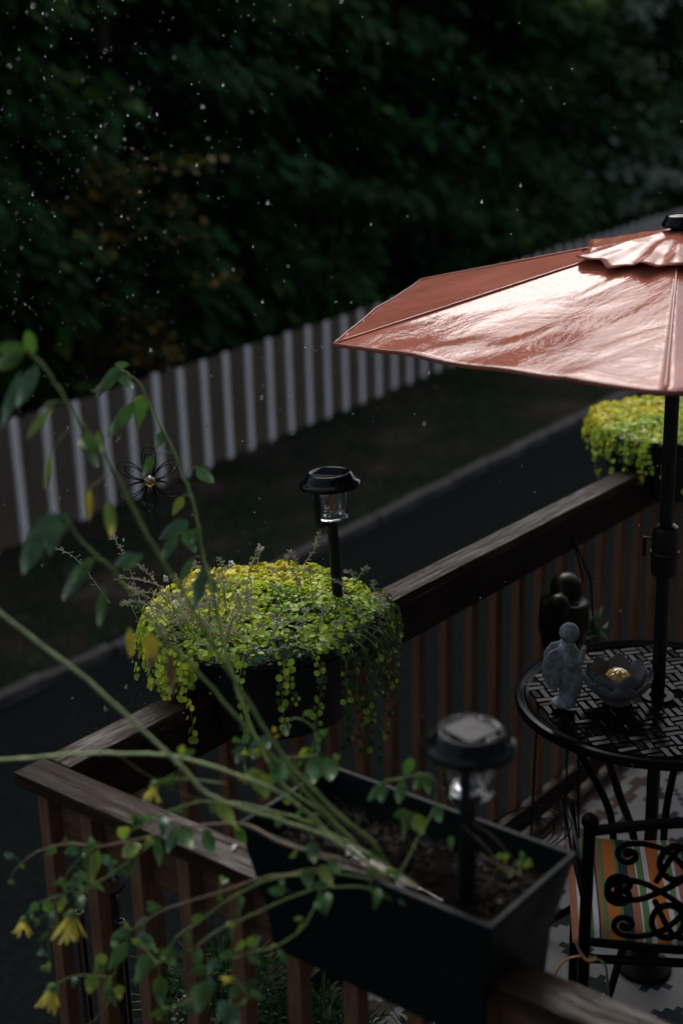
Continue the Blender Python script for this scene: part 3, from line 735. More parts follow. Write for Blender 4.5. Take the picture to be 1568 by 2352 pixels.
# ================================================================== umbrella
UX, UY = .98, 4.07; ZF = 2.8
ur = empty('patio_umbrella', (UX, UY, ZF), 0, 'wet terracotta patio umbrella over the metal table', 'umbrella')
APEX = CAMZ-.53-ZF; RIM = CAMZ-.80-ZF; UR = 1.0
cor_az = [-98, -40, 20, 80, 137, 194.5]; cor_r = [1.0, 1.07, 1, 1, 1, 1]
cor_z = {0: RIM+.0, 1: RIM+.02, 2: RIM, 3: RIM, 4: RIM, 5: RIM+.04}
def rib(k, u, top=0):
    a = R(cor_az[k % 6]); z1 = cor_z[k % 6]; r = UR*u*cor_r[k % 6]
    return Vector((r*math.sin(a), r*math.cos(a), APEX+(z1-APEX)*u+top))
for k in range(6):
    b = MB(); NU, NV = 44, 40; sd = 3.7*k
    for i in range(NU+1):
        u = .04+.96*i/NU
        for j in range(NV+1):
            v = j/NV; p = rib(k, u).lerp(rib(k+1, u), v); s = math.sin(math.pi*v)
            c = Vector((p.x, p.y, 0)); 
            p = p+c.normalized()*(.012*s*u**3)+Vector((0, 0, -.021*s*math.sin(math.pi*u)))
            n1 = noise.noise(Vector((p.x*3.2, p.y*3.2, sd)))*.014+noise.noise(Vector((p.x*9+p.y*4, p.y*9, sd+4)))*.0035
            ridge = max(0, noise.noise(Vector((p.x*4.5+p.y*2, p.y*16-p.x*6, sd+9)))-.18)*.012
            p.z += (n1+ridge)*s**.6*(.3+.7*u)
            b.v.append(tuple(p))
    W = NV+1
    for i in range(NU):
        for j in range(NV): b.f.append((i*W+j, i*W+j+1, (i+1)*W+j+1, (i+1)*W+j)); b.m.append(0)
    o0 = len(b.v)                          # hem turned down
    for j in range(NV+1):
        q = Vector(b.v[NU*W+j]); b.v.append((q.x*1.001, q.y*1.001, q.z-.008))
    for j in range(NV): b.f.append((NU*W+j, NU*W+j+1, o0+j+1, o0+j)); b.m.append(0)
    pn = b.build('canopy_panel', M['canopy'], ur, smooth=True)
    md = pn.modifiers.new('thick', 'SOLIDIFY'); md.thickness = .0015; md.offset = -1
    hb = MB(); hb.tube([Vector(b.v[NU*W+j])+Vector((0, 0, .0015)) for j in range(0, NV+1, 2)], .0022, 5); hb.build('hem', M['piping'], pn, smooth=True)
    sm = MB(); sm.tube([rib(k, .05+.95*i/24, .0015) for i in range(25)], .0032, 6); sm.build('seam', M['piping'], ur, smooth=True)
    rbm = MB(); rbm.tube([rib(k, .06+.92*i/12, -.014) for i in range(13)], .0065, 6); rbm.build('rib', M['black_satin'], ur, smooth=True)
    st_ = MB(); st_.tube([rib(k, .55, -.02), Vector((0, 0, APEX-.32))+rib(k, .04)*.0+Vector((math.sin(R(cor_az[k]))*.03, math.cos(R(cor_az[k]))*.03, 0))], .005, 6); st_.build('strut', M['black_satin'], ur, smooth=True)
# vent tier with its fluttering edge
b = MB(); NU, NV = 14, 126; VR = .305
for i in range(NU+1):
    u = .1+.9*i/NU
    for j in range(NV):
        t = j/NV*6; k = int(t); v = t-k
        p = rib(k, u*VR).lerp(rib(k+1, u*VR), v); s = math.sin(math.pi*v)
        fl = .014*s*(u**3)*(math.sin(j*.62+1.1)*.7+math.sin(j*1.31)*.3+.2)
        p += Vector((0, 0, .012+.012*u+fl-.018*s*u*u))+Vector((p.x, p.y, 0))*(.05*s*u**4*math.sin(j*.9+2))
        p.z += .005*noise.noise(Vector((p.x*18, p.y*18, 4)))
        b.v.append(tuple(p))
for i in range(NU):
    for j in range(NV): b.f.append((i*NV+j, i*NV+(j+1) % NV, (i+1)*NV+(j+1) % NV, (i+1)*NV+j)); b.m.append(0)
vt = b.build('vent_canopy', M['canopy'], ur, smooth=True); md = vt.modifiers.new('thick', 'SOLIDIFY'); md.thickness = .0018
b = MB(); b.lathe([(.0, APEX+.012), (.052, APEX+.012), (.0545, APEX+.017), (.053, APEX+.023), (.045, APEX+.034), (.042, APEX+.042), (.036, APEX+.046), (.0, APEX+.047)], 40); b.build('finial', M['black_gloss'], ur, auto=35)
b = MB(); b.lathe([(.021, -.25), (.021, APEX+.01)], 24); b.build('pole', M['black_satin'], ur, auto=40)
b = MB(); zc = CAMZ-1.57-ZF+.08
b.lathe([(.022, zc-.085), (.037, zc-.08), (.041, zc-.065), (.041, zc+.055), (.037, zc+.075), (.022, zc+.085)], 24); b.lathe([(.043, zc-.02), (.044, zc-.018), (.044, zc-.006), (.043, zc-.004)], 24)
ch = b.build('crank_housing', M['black_satin'], ur, auto=35)
b = MB(); b.tube([(-.03, .02, zc+.03), (-.055, .035, zc+.03), (-.055, .035, zc-.03)], .006, 8); b.build('crank_handle', M['black_satin'], ch)
b = MB(); b.lathe([(.0, -.29), (.09, -.29), (.09, -.275), (.075, -.26), (.045, -.24), (.033, -.1), (.024, -.09)], 40); b.build('base', M['wire'], ur, auto=35)

# ================================================================== table
TH = .72
tb = empty('patio_table', (UX, UY, ZF), R(12), 'round black metal table with a basket weave top', 'table')
b = MB(); b.lathe([(.405, TH-.012), (.43, TH-.030), (.445, TH-.024), (.448, TH-.010), (.442, TH+.002), (.430, TH+.004), (.420, TH-.002), (.412, TH+.003), (.402, TH-.002)], 72, closed=True); b.build('rim', M['cast'], tb, auto=40)
b = MB(); b.lathe([(.028, TH-.012), (.05, TH-.012), (.05, TH+.003), (.028, TH+.003)], 32, closed=True); b.build('hole_ring', M['cast'], tb, auto=40)
b = MB(); ringbox(b, [(.0275, .0088, -.008, 0), (.0285, .0102, 0, 0), (.027, .0085, .003, 0)]); slat = b.build('weave_slat', M['cast'], tb); first = True
cs = .058; n = 8
for i in range(-n, n+1):
    for j in range(-n, n+1):
        x, y = i*cs, j*cs; r = math.hypot(x, y)
        if r > .392 or r < .062: continue
        hor = (i+j) % 2
        for s_ in (-1, 1):
            loc = (x+(0 if hor else s_*.0145), y+(s_*.0145 if hor else 0), TH-.004+rnd(-.001, .001)); rot = (rnd(-.06, .10), rnd(-.07, .07), (0 if hor else math.pi/2)+rnd(-.03, .03))
            if first: slat.location = loc; slat.rotation_euler = rot; first = False
            else: copy_part(slat, tb, loc, rot)
for k in range(4):
    a = R(45+90*k); d = Vector((math.cos(a), math.sin(a), 0)); b = MB()
    b.tube(spline([d*.40+Vector((0, 0, TH-.03)), d*.30+Vector((0, 0, TH-.2)), d*.14+Vector((0, 0, .25)), d*.16+Vector((0, 0, .0)), d*.34+Vector((0, 0, -.22)), d*.44+Vector((0, 0, -.278))], 6), .013, 8)
    b.build('leg', M['cast'], tb, smooth=True)
b = MB(); b.lathe([(.14, .005), (.155, .01), (.155, .025), (.14, .03)], 40, closed=True); b.build('leg_ring', M['cast'], tb, auto=40)

# ================================================================== chair with scrolled back
cr = empty('patio_chair', (.60, 3.15, ZF), R(-7), 'black scroll backed metal chair with a striped cushion', 'chair')
# local x to the right along the back, y forward (towards the table)
CW = .52
def tubep(name, pts, r, parent=cr, n=8, sub=6, m='cast'):
    b = MB(); b.tube(spline(pts, sub) if sub else pts, r, n); return b.build(name, M[m], parent, smooth=True)
for sx in (0, CW):
    tubep('back_post', [(sx, -.03, -.29), (sx, 0, .42), (sx, -.02, .62), (sx, -.055, .845)], .016)
    b = MB(); b.ball((sx, -.058, .86), .023, 2); b.build('post_ball', M['cast'], cr, smooth=True)
    tubep('front_leg', [(sx, .49, -.29), (sx, .46, .22), (sx, .47, .42)], .014)
    o_ = -.035 if sx == 0 else .035
    b = MB(); ap = spline([(sx, -.02, .60), (sx+o_*.6, .10, .655), (sx+o_, .30, .665), (sx+o_*1.1, .44, .64), (sx+o_*.8, .47, .60)], 6); b.tube(ap, [.013]*len(ap), 10, flat=.55); b.build('arm', M['cast'], cr, smooth=True)
    tubep('arm_support', [(sx+o_*.7, .42, .645), (sx+o_*.3, .40, .53), (sx, .44, .42)], .010)
tubep('top_rail', [(0, -.055, .83), (CW*.5, -.062, .868), (CW, -.055, .83)], .014)
tubep('lower_rail', [(0, -.004, .475), (CW*.5, -.004, .462), (CW, -.004, .475)], .012)
tubep('seat_rail', [(0, .0, .42), (CW, 0, .42)], .012, sub=0); tubep('seat_rail', [(0, .47, .42), (CW, .47, .42)], .012, sub=0)
tubep('seat_rail', [(0, .0, .42), (0, .47, .42)], .012, sub=0); tubep('seat_rail', [(CW, .0, .42), (CW, .47, .42)], .012, sub=0)
def scroll(cx, cz, r0, a0, turns, sgn, lead=None):
    pts = []; n = int(14*turns)+1
    for i in range(n+1):
        t = i/n; rr_ = r0*(1-.78*t); a = a0+sgn*t*turns*2*math.pi; z = cz+rr_*math.sin(a)
        pts.append(Vector((cx+rr_*math.cos(a), -.01-(z-.475)*.12, z)))
    return ([Vector((x, -.01-(z-.475)*.12, z)) for x, z in lead] if lead else [])+pts
def sc(x, z, r, a0, turns, sgn, lead):
    pts = scroll(x, z, r, R(a0), turns, sgn, lead); b = MB(); sp = spline(pts, 3)
    rr_ = [.008+.003*(i/(len(sp)-1))**6 for i in range(len(sp))]
    b.tube(sp, rr_, 8); b.ball(sp[-1], .0125, 2); b.build('scroll', M['cast'], cr, smooth=True)
for zz, ud in ((.56, 1), (.74, -1)):
    sc(.085, zz+.075*ud, .042, 90*ud, 1.15, ud, [(.26, zz+.03*ud), (.19, zz+.085*ud), (.13, zz+.118*ud)])
    sc(.10, zz-.02*ud, .034, -90*ud, 1.1, -ud, [(.27, zz+.06*ud), (.20, zz-.03*ud), (.14, zz-.055*ud)])
    sc(.30, zz-.005, .034, -60*ud, 1.2, ud, [(.17, zz+.06*ud), (.22, zz-.045*ud), (.27, zz-.05*ud)])
    sc(.42, zz+.065*ud, .04, 90*ud, 1.15, -ud, [(.24, zz+.03*ud), (.32, zz+.10*ud), (.38, zz+.11*ud)])
    sc(.43, zz-.03*ud, .036, -90*ud, 1.1, ud, [(.25, zz-.02*ud), (.33, zz-.07*ud), (.39, zz-.07*ud)])
for cx, cz in ((.205, .56), (.215, .745), (.36, .655)):
    b = MB(); b.tube([(cx+.040*math.cos(i*math.pi/12), -.016-(cz+.052*math.sin(i*math.pi/12)-.475)*.12, cz+.052*math.sin(i*math.pi/12)) for i in range(25)], .0085, 8); b.build('scroll_ring', M['cast'], cr, smooth=True)
# cushion: stripes woven in the cloth
b = MB(); stripes = [(.03, 4), (.022, 3), (.042, 2), (.022, 3), (.008, 1), (.018, 4), (.018, 2), (.052, 0), (.014, 2), (.042, 1), (.034, 4), (.008, 3), (.030, 2), (.022, 3), (.06, 0), (.022, 3), (.026, 2), (.014, 3), (.03, 4), (.012, 2), (.04, 1), (.05, 0), (.02, 3), (.03, 2), (.03, 0)]
xs = [-.03]
cols = []
for w, c in stripes*2:
    w *= .6
    k = max(1, int(w/.01))
    for i in range(k): xs.append(xs[-1]+w/k); cols.append(c)
    if xs[-1] > CW+.02: break
x0, x1 = xs[0], xs[-1]; NYC = 26
def cush(x, t, top):
    u = (x-x0)/(x1-x0); y = .005+.50*t; e = min(u, 1-u)*(x1-x0); f = min(t, 1-t)*.5
    k = (1-math.exp(-e/.022))*(1-math.exp(-f/.022)); th_ = .034*k
    return (x, y, .462+(th_*1.15 if top else -th_*.7)+(.004*noise.noise(Vector((x*14, y*14, 1))) if top else 0))
for top in (1, 0):
    for i, x in enumerate(xs):
        for j in range(NYC+1): b.v.append(cush(x, j/NYC, top))
W = NYC+1; N2 = len(xs)*W
for i in range(len(xs)-1):
    for j in range(NYC):
        o = i*W+j; b.f.append((o, o+W, o+W+1, o+1)); b.m.append(cols[i]); b.f.append((N2+o, N2+o+1, N2+o+W+1, N2+o+W)); b.m.append(cols[i])
for j in range(NYC):
    for i in (0, (len(xs)-1)):
        o = i*W+j; b.f.append((o, o+1, N2+o+1, N2+o)); b.m.append(cols[0])
for i in range(len(xs)-1):
    for j in (0, NYC):
        o = i*W+j; b.f.append((o, N2+o, N2+o+W, o+W)); b.m.append(cols[i])
cu = b.build('seat_cushion', [M['c_orange'], M['c_teal'], M['c_green'], M['c_white'], M['c_pink']], None, smooth=True, loc=cr.location, rot=(0, 0, R(-7)))
tag(cu, 'orange, green and white striped cushion on the chair seat', 'cushion')
for pts, m in (([(.0, -.03, .45), (-.055, -.045, .44), (-.085, -.05, .36), (-.075, -.05, .27)], 'orange_tie'), ([(.01, -.03, .45), (.05, -.05, .44), (.06, -.05, .36), (.065, -.05, .24)], 'green_tie'), ([(-.03, -.03, .50), (.0, -.045, .45), (.03, -.045, .455)], 'orange_tie')):
    b = MB(); sp = spline([Vector(p) for p in pts], 6); b.tube(sp, [.004+.004*(i/(len(sp)-1)) for i in range(len(sp))], 6, flat=.4); b.build('tie', M[m], cu, smooth=True)

# ================================================================== table ornaments
def fused(name, b, m, parent, vox, smooth=3):
    o = b.build(name, m, parent, smooth=True)
    r = o.modifiers.new('fuse', 'REMESH'); r.mode = 'VOXEL'; r.voxel_size = vox; r.use_smooth_shade = True
    s_ = o.modifiers.new('soft', 'SMOOTH'); s_.iterations = smooth; s_.factor = .5
    return o
an = empty('angel_statue', (.672, 4.0, ZF+TH+.004), R(-12), 'small grey stone praying angel at the table edge', 'statue')
b = MB()       # faces +x
b.ball((.0, 0, .016), .036, 2, 0, (1.15, 1, .5)); b.ball((.012, 0, .03), .028, 2, 0, (1.1, 1, .7))
b.tube([(.0, 0, .03), (.0, 0, .06), (.004, 0, .09), (.012, 0, .14), (.010, 0, .19), (.004, 0, .215)], [.018, .015, .026, .036, .032, .024], 16)
b.tube([(.03, 0, .045), (.032, 0, .10), (.03, 0, .15)], [.022, .026, .024], 12)
b.tube([(.004, 0, .21), (.008, 0, .232)], [.015, .014], 10)
b.ball((.012, 0, .252), .030, 3, 0, (1.05, .95, 1.08)); b.ball((.036, 0, .248), .006, 2)
for s_ in (-1, 1):
    b.tube(spline([(.0, s_*.034, .205), (.022, s_*.042, .165), (.05, s_*.022, .175), (.058, s_*.006, .205)], 5), [.015]*6+[.0125]*5+[.009]*5, 10)
    b.ball((.0, s_*.030, .205), .017, 2)
    # swept wing
    b.add(*(lambda V, Fs: (V, Fs))([(-.012, s_*.016, .215), (-.045, s_*.026, .20), (-.066, s_*.034, .165), (-.066, s_*.036, .125), (-.045, s_*.032, .085), (-.022, s_*.024, .062), (-.012, s_*.018, .10), (-.008, s_*.016, .16)]+
        [(-.012, s_*.030, .215), (-.045, s_*.040, .20), (-.066, s_*.048, .165), (-.066, s_*.050, .125), (-.045, s_*.046, .085), (-.022, s_*.038, .062), (-.012, s_*.034, .10), (-.008, s_*.034, .16)],
        [tuple(range(8)), tuple(range(15, 7, -1))]+[(i, (i+1) % 8, 8+(i+1) % 8, 8+i) for i in range(8)]))
for k in range(6):
    a = -1+k*.4; b.tube([(.012+.034*math.cos(a), .03*math.sin(a), .06), (.012+.032*math.cos(a), .03*math.sin(a), .15)], [.006, .003], 6)
fused('figure', b, M['stone'], an, .0042)
lt = empty('lotus_bowl', (.845, 4.035, ZF+TH+.004), 0, 'grey metal lotus flower holder with an amber glass globe on the table', 'ornament')
b = MB(); b.lathe([(.0, 0), (.045, 0), (.048, .004), (.03, .008), (.026, .014), (.03, .018), (.0, .02)], 32); b.build('foot', M['lotus'], lt, auto=40)
for ring, (n, r0, r1, h, w) in enumerate(((8, .02, .112, .085, .105), (7, .016, .090, .112, .098))):
    for k in range(n):
        a = 2*math.pi*(k+.5*ring)/n; d = Vector((math.cos(a), math.sin(a), 0)); e = Vector((-d.y, d.x, 0)); b = MB(); vs_ = []; NN, MM = 10, 6
        for i in range(NN+1):
            t = i/NN; r = r0+(r1-r0)*math.sin(t*1.45)/math.sin(1.45); z = .012+h*t**1.6; ww = w*math.sin(math.pi*min(1, t*.95+.05)**1.15)**.6
            for j in range(MM+1):
                s_ = j/MM-.5; vs_.append(d*(r+.35*ww*s_*s_*-1.2)+e*ww*s_+Vector((0, 0, z+.25*ww*s_*s_)))
        b.add(vs_, [(i*(MM+1)+j, i*(MM+1)+j+1, (i+1)*(MM+1)+j+1, (i+1)*(MM+1)+j) for i in range(NN) for j in range(MM)])
        o = b.build('petal', M['lotus'], lt, smooth=True); md = o.modifiers.new('thick', 'SOLIDIFY'); md.thickness = .0016
b = MB(); b.ball((0, 0, .066), .045, 4); b.build('globe', M['amber'], lt, smooth=True)

# dark glazed torso behind the table
ts = empty('torso_statue', DL(2.30, .24, 0), PHI+R(15), 'dark olive glazed torso statue against the railing behind the angel', 'statue')
b = MB(); b.lathe([(.0, .352), (.10, .352), (.10, .36), (.0, .36)], 32)
for k in range(3): b.tube([(.09*math.cos(k*2.09), .09*math.sin(k*2.09), .353), (.11*math.cos(k*2.09), .11*math.sin(k*2.09), -.298)], .005, 6)
b.build('stand', M['wire'], ts, auto=35)
b = MB(); b.tube([(0, 0, .36), (0, 0, .45), (0, .0, .55), (0, 0, .66), (0, 0, .76)], [.09, .078, .07, .095, .09], 20)
b.ball((.02, -.0, .80), .062, 3, 0, (1, 1, .95)); b.ball((-.085, 0, .775), .04, 3); b.ball((.095, 0, .75), .045, 3); b.tube([(-.085, 0, .775), (-.075, .0, .66), (-.05, 0, .58)], [.036, .034, .03], 12); b.tube([(.095, 0, .75), (.085, 0, .66), (.05, 0, .58)], [.038, .034, .03], 12)
fused('torso', b, M['olive'], ts, .009)
# hanging planter on the rail
hp = empty('hanging_planter', DL(2.62, .16, .42), PHI, 'small hanging planter on dark cords beside the torso statue', 'planter')
b = MB(); b.lathe([(.0, 0), (.04, 0), (.055, .05), (.058, .085), (.05, .085), (.0, .08)], 24); b.build('pot', M['pot'], hp, auto=40)
for k in range(3):
    a = k*2.09; b = MB(); b.tube([(.057*math.cos(a), .057*math.sin(a), .08), (.02*math.cos(a), .02*math.sin(a), .3), (0, .07, .46)], .004, 6); b.build('cord', M['wire'], hp, smooth=True)
b = MB(); rg = random.Random(3)
for k in range(150):
    a = rg.random()*6.28; p = Vector((rg.gauss(0, .03), rg.gauss(0, .03), .08)); q = p+Vector((math.cos(a)*rg.uniform(.02, .07), math.sin(a)*rg.uniform(.02, .07), rg.uniform(-.05, .10))); b.blade(p, q, .016, mi=rg.choice((0, 1)), n=3)
hpl = b.build('trailing_fern', [M['lg'], M['lb']], loc=hp.location, rot=(0, 0, PHI)); tag(hpl, 'small green fern growing in the hanging planter', 'plant')

# ---- sign on the rail board
sg = empty('wooden_sign', DL(1.315, .0845, .90), PHI, 'small dark wooden sign lettered happy below the planter', 'sign')
b = MB(); b.box(-.085, .085, -.012, 0, -.055, .055); b.build('plank', M['sign'], sg, bevel=.003)
def text(body, size, x, z, parent, m):
    cu_ = bpy.data.curves.new('t', 'FONT'); cu_.body = body; cu_.size = size; cu_.align_x = 'CENTER'; cu_.extrude = .0008
    o = bpy.data.objects.new('t', cu_); COL.objects.link(o); dg = bpy.context.evaluated_depsgraph_get(); me = bpy.data.meshes.new_from_object(o.evaluated_get(dg)); bpy.data.objects.remove(o)
    q = bpy.data.objects.new('lettering', me); me.materials.clear(); me.materials.append(m); COL.objects.link(q); q.parent = parent; q.location = (x, -.0132, z); q.rotation_euler = (math.pi/2, 0, 0); return q
text('MY', .026, .0, .026, sg, M['letters']); text('HAPPY', .048, .0, -.018, sg, M['letters']); text('PLACE', .026, .0, -.045, sg, M['letters'])

# ================================================================== wind chime inside the corner
wc = empty('wind_chime', DL(.125, .145, .38), PHI, 'dark metal wind chime hanging inside the near railing corner', 'wind chime')
b = MB(); b.lathe([(.048, .285), (.062, .285), (.062, .293), (.048, .293)], 40, closed=True); b.box(-.05, .05, -.005, .005, .2852, .2928); b.build('hoop', M['wire'], wc, auto=40)
for k, (dx, dy, top, L) in enumerate(((-.035, .055, .205, .40), (.0, -.06, .205, .44), (.045, .01, .225, .36), (.05, .05, .20, .46))):
    b = MB(); b.lathe([(.0118, top-L), (.0118, top), (.0100, top), (.0100, top-L)], 20, 0, (dx, dy, 0), closed=True); tbm = b.build('chime_tube', M['tube'], wc, auto=40)
    b = MB(); b.tube([(dx, dy, top-.01), (dx*.9, dy*.9, .289)], .0008, 4); b.build('string', M['wire'], tbm)
b = MB(); b.tube([(0, 0, .29), (.0, .0, .445)], .0015, 4); b.build('cord', M['wire'], wc)
b = MB(); b.tube([(.0, 0, .445), (-.045, .0, .455)], .003, 6); b.build('hook', M['wire'], wc)

# ================================================================== pots on the deck floor behind the near railing
def bushy_pot(a, bb, r, h, label, label2, seed, flower=False, fh=.3):
    root = empty('flower_pot', DL(a, bb, -.299), 0, label, 'pot')
    b = MB(); b.lathe([(.0, 0), (r*.72, 0), (r*.95, h*.86), (r*1.03, h*.88), (r*1.05, h), (r*.95, h), (r*.9, h*.85), (0, h*.85)], 36); b.build('pot_body', M['navy'], root, auto=40)
    b = MB(); b.lathe([(r*1.035, h*.885), (r*1.062, h*.90), (r*1.062, h*.97), (r*1.04, h*.985)], 36); b.build('rim_band', M['rim_ochre'], root, auto=40)
    rg = random.Random(seed); b = MB()
    for i in range(1500):
        th = rg.random()*6.28; q = math.sqrt(rg.random()); p = Vector((r*1.25*q*math.cos(th), r*1.25*q*math.sin(th), h*.8+rg.random()*fh*(1.15-q*.5)))
        d = Vector((math.cos(th)*q+rg.gauss(0, .6), math.sin(th)*q+rg.gauss(0, .6), rg.gauss(.2, .5))).normalized()
        b.blade(p, p+d*rg.uniform(.02, .055), rg.uniform(.006, .014), n=3, mi=rg.choice((0, 0, 1, 2)), shape='lance')
    for i in range(240):
        th = rg.random()*6.28; p = Vector((r*.6*math.cos(th)*rg.random(), r*.6*math.sin(th)*rg.random(), h*.8)); L = rg.uniform(.12, fh+.05)
        b.blade(p, p+Vector((math.cos(th)*L*.9, math.sin(th)*L*.9, L*rg.uniform(.1, .9))), .005, n=4, arch=.25, mi=rg.choice((0, 1)), shape='lance')
    f = b.build('leafy_plant', [M['t2'], M['grass'], M['t3']], loc=root.location); tag(f, label2, 'plant', 'leafy plants in floor pots')
M['rim_ochre'] = mat('ochre_pot_rim', (.16, .10, .035), .45)
bushy_pot(.47, .22, .16, .38, 'navy floor pot in the deck corner behind the railing', 'dark leafy plant in the deck corner pot', 2, fh=.26)
bushy_pot(.52, .52, .14, .34, 'navy floor pot with ochre rim below the trough', 'dark leafy plant below the left end of the trough', 5, fh=.26)
bushy_pot(.60, .84, .15, .33, 'navy floor pot hidden under the middle of the trough', 'dark leafy plant seen under the middle of the trough', 6, fh=.26)

# ================================================================== the flowering plants in the trough
PM = [M['lg'], M['lb'], M['ll'], M['ly'], M['lbrown']]
def plant(label, grp='sunflower plants in the trough'):
    return empty('sunflower_plant', DL((TA0+TA1)/2, (TB0+TB1)/2, 1.0+SZ), 0, label, 'plant', grp)
def W2L(root, p): return p-root.location
def stem(root, pts, r0, r1, m='stemg', hair=True):
    """pts: (photo x, photo y, depth)"""
    P = [W2L(root, at(*q)) for q in pts]; sp = spline(P, 5); k = len(sp); b = MB()
    r0 *= .74; r1 *= .74; rg = random.Random(k+int(pts[0][0]))
    sp = [q+Vector((rg.gauss(0, 1), rg.gauss(0, 1), rg.gauss(0, 1)))*r0*.16 for q in sp]
    b.tube(sp, [(r0+(r1-r0)*i/(k-1))*(1.22 if i % 9 == 4 else rg.uniform(.95, 1.05)) for i in range(k)], 8)
    if hair and r0 > .003:                 # fine hairs catch the light along the stem
        for i in range(1, k-1):
            for h_ in range(7):
                d = rvec(); q = sp[i].lerp(sp[i+1], rg.random()); rr_ = r0+(r1-r0)*i/(k-1); b.tube([q+d*rr_*.8, q+d*rr_*rg.uniform(1.4, 2.0)], .00022, 3, caps=False)
    return b.build('stem', M[m], root, smooth=True)
def leaf(root, q0, q1, w, mi=0, shape='ovate', arch=.12, twist=0, petiole=True, two=None):
    w *= 1.0 if shape == 'ovate' else 1.1
    p0, p1 = W2L(root, at(*q0)), W2L(root, at(*q1)); b = MB(); d = (p1-p0)
    view = (p0+root.location-Vector((0, 0, CAMZ))).normalized()
    side = d.cross(view); up = Vector((0, 0, 1))
    side = (Matrix.Rotation(R(twist), 3, d.normalized()) @ side) if twist else side
    if two is not None:
        n0 = 8; b.blade(p0, p1, w, side=side, arch=arch, fold=.35, n=n0, mi=mi, shape=shape)
        for i in range(len(b.f)):
            if i//2 >= n0*.58: b.m[i] = two
    else: b.blade(p0, p1, w, side=side, arch=arch, fold=.35, n=8, mi=mi, shape=shape)
    # toothed, wavy edge
    rg = random.Random(int(q0[0]*7+q0[1]))
    for i in range(len(b.v)):
        if i % 3 != 1: b.v[i] = tuple(Vector(b.v[i])*1+Vector((rg.uniform(-1, 1), rg.uniform(-1, 1), rg.uniform(-1, 1)))*w*.05)
    return b.build('leaf', PM, root, smooth=True)
def flower(root, q, dirpx, size, npet=11, openf=.55, bud=False):
    size *= 1.22
    """drooping head at photo point q, hanging towards dirpx"""
    c = W2L(root, at(*q)); d = (CR*dirpx[0]-CU*dirpx[1]).normalized(); t = d.orthogonal().normalized(); e = d.cross(t); rg = random.Random(int(q[0]))
    b = MB(); 
    for k in range(16):
        a = k*.3927+rg.uniform(-.15, .15); o = t*math.cos(a)+e*math.sin(a); L = size*rg.uniform(.28, .42)
        b.blade(c+o*size*.06-d*size*.08, c+o*size*rg.uniform(.28, .40)+d*L*rg.uniform(-.15, .8), size*.10, side=o.cross(d), n=3, shape='lance')
    b.ball(c, size*.2, 2); hd = b.build('flower_head', M['calyx'], root, smooth=True)
    if not bud:
        for k in range(npet):
            b = MB(); a = 2*math.pi*k/npet+rg.uniform(-.15, .15); o = t*math.cos(a)+e*math.sin(a); L = size*rg.uniform(.75, 1.05)
            b.blade(c+o*size*.15+d*size*.05, c+o*size*(.15+openf*rg.uniform(.55, 1.0))+d*L, size*.27, side=o.cross(d), arch=rg.uniform(-.05, .15), fold=.2, n=5, shape='petal'); b.build('petal', M['petal'], hd, smooth=True)
    return hd
ROOT = (945, 2030, 2.78)
# --- the two tall stems that lean to the left
p1 = plant('tall blurred stem with drooping leaves reaching the left edge')
stem(p1, [(890, 1990, 2.80), (850, 1930, 2.77), (780, 1874, 2.75), (665, 1754, 2.74), (565, 1604, 2.72), (515, 1524, 2.70), (426, 1372, 2.68), (362, 1269, 2.66), (311, 1180, 2.65), (262, 1078, 2.64), (205, 998, 2.63), (155, 926, 2.62), (125, 876, 2.61), (88, 828, 2.6), (60, 805, 2.6)], .0062, .0042)
for a in [((62, 806, 2.6), (-10, 800, 2.55), .035, 0), ((75, 815, 2.6), (64, 757, 2.55), .026, 0), ((60, 808, 2.6), (-20, 850, 2.5), .030, 0), ((88, 835, 2.6), (40, 935, 2.55), .024, 1, 'lance'), ((50, 850, 2.6), (4, 985, 2.55), .020, 1, 'lance'),
          ((125, 930, 2.6), (60, 1010, 2.55), .012, 2, 'lance'), ((196, 990, 2.6), (222, 1075, 2.58), .026, 0), ((205, 996, 2.62), (190, 1030, 2.55), .020, 0), ((225, 990, 2.62), (236, 1040, 2.6), .014, 2)]:
    leaf(p1, *a)
leaf(p1, (250, 1150, 2.6), (258, 1238, 2.56), .024, 2, 'ovate', two=3)
leaf(p1, (205, 1120, 2.6), (206, 1200, 2.58), .012, 3, 'lance')
stem(p1, [(155, 926, 2.62), (120, 925, 2.6), (95, 945, 2.58), (62, 1005, 2.55)], .0022, .0016)
stem(p1, [(188, 975, 2.62), (150, 995, 2.6), (120, 1040, 2.58), (108, 1110, 2.57)], .0014, .001)
leaf(p1, (118, 1040, 2.58), (105, 1125, 2.56), .012, 2, 'lance')
stem(p1, [(258, 1080, 2.64), (235, 1100, 2.62), (206, 1120, 2.6)], .0016, .0012)
leaf(p1, (345, 1455, 2.68), (342, 1540, 2.66), .034, 3, 'ovate', twist=20, two=4)
leaf(p1, (298, 1440, 2.68), (300, 1510, 2.66), .014, 3, 'lance')
leaf(p1, (392, 1500, 2.68), (396, 1600, 2.66), .014, 4, 'lance')
p2 = plant('tall curved stem with drooping leaves beside the wire flower')
stem(p2, [(815, 1935, 2.95), (735, 1865, 2.94), (640, 1790, 2.95), (570, 1654, 3.0), (520, 1504, 3.05), (500, 1414, 3.08), (482, 1330, 3.10), (467, 1280, 3.12), (457, 1220, 3.13), (445, 1160, 3.14), (425, 1100, 3.15), (395, 1030, 3.16), (365, 970, 3.17), (340, 920, 3.18), (320, 880, 3.18), (291, 857, 3.18), (275, 848, 3.18)], .0060, .0036)
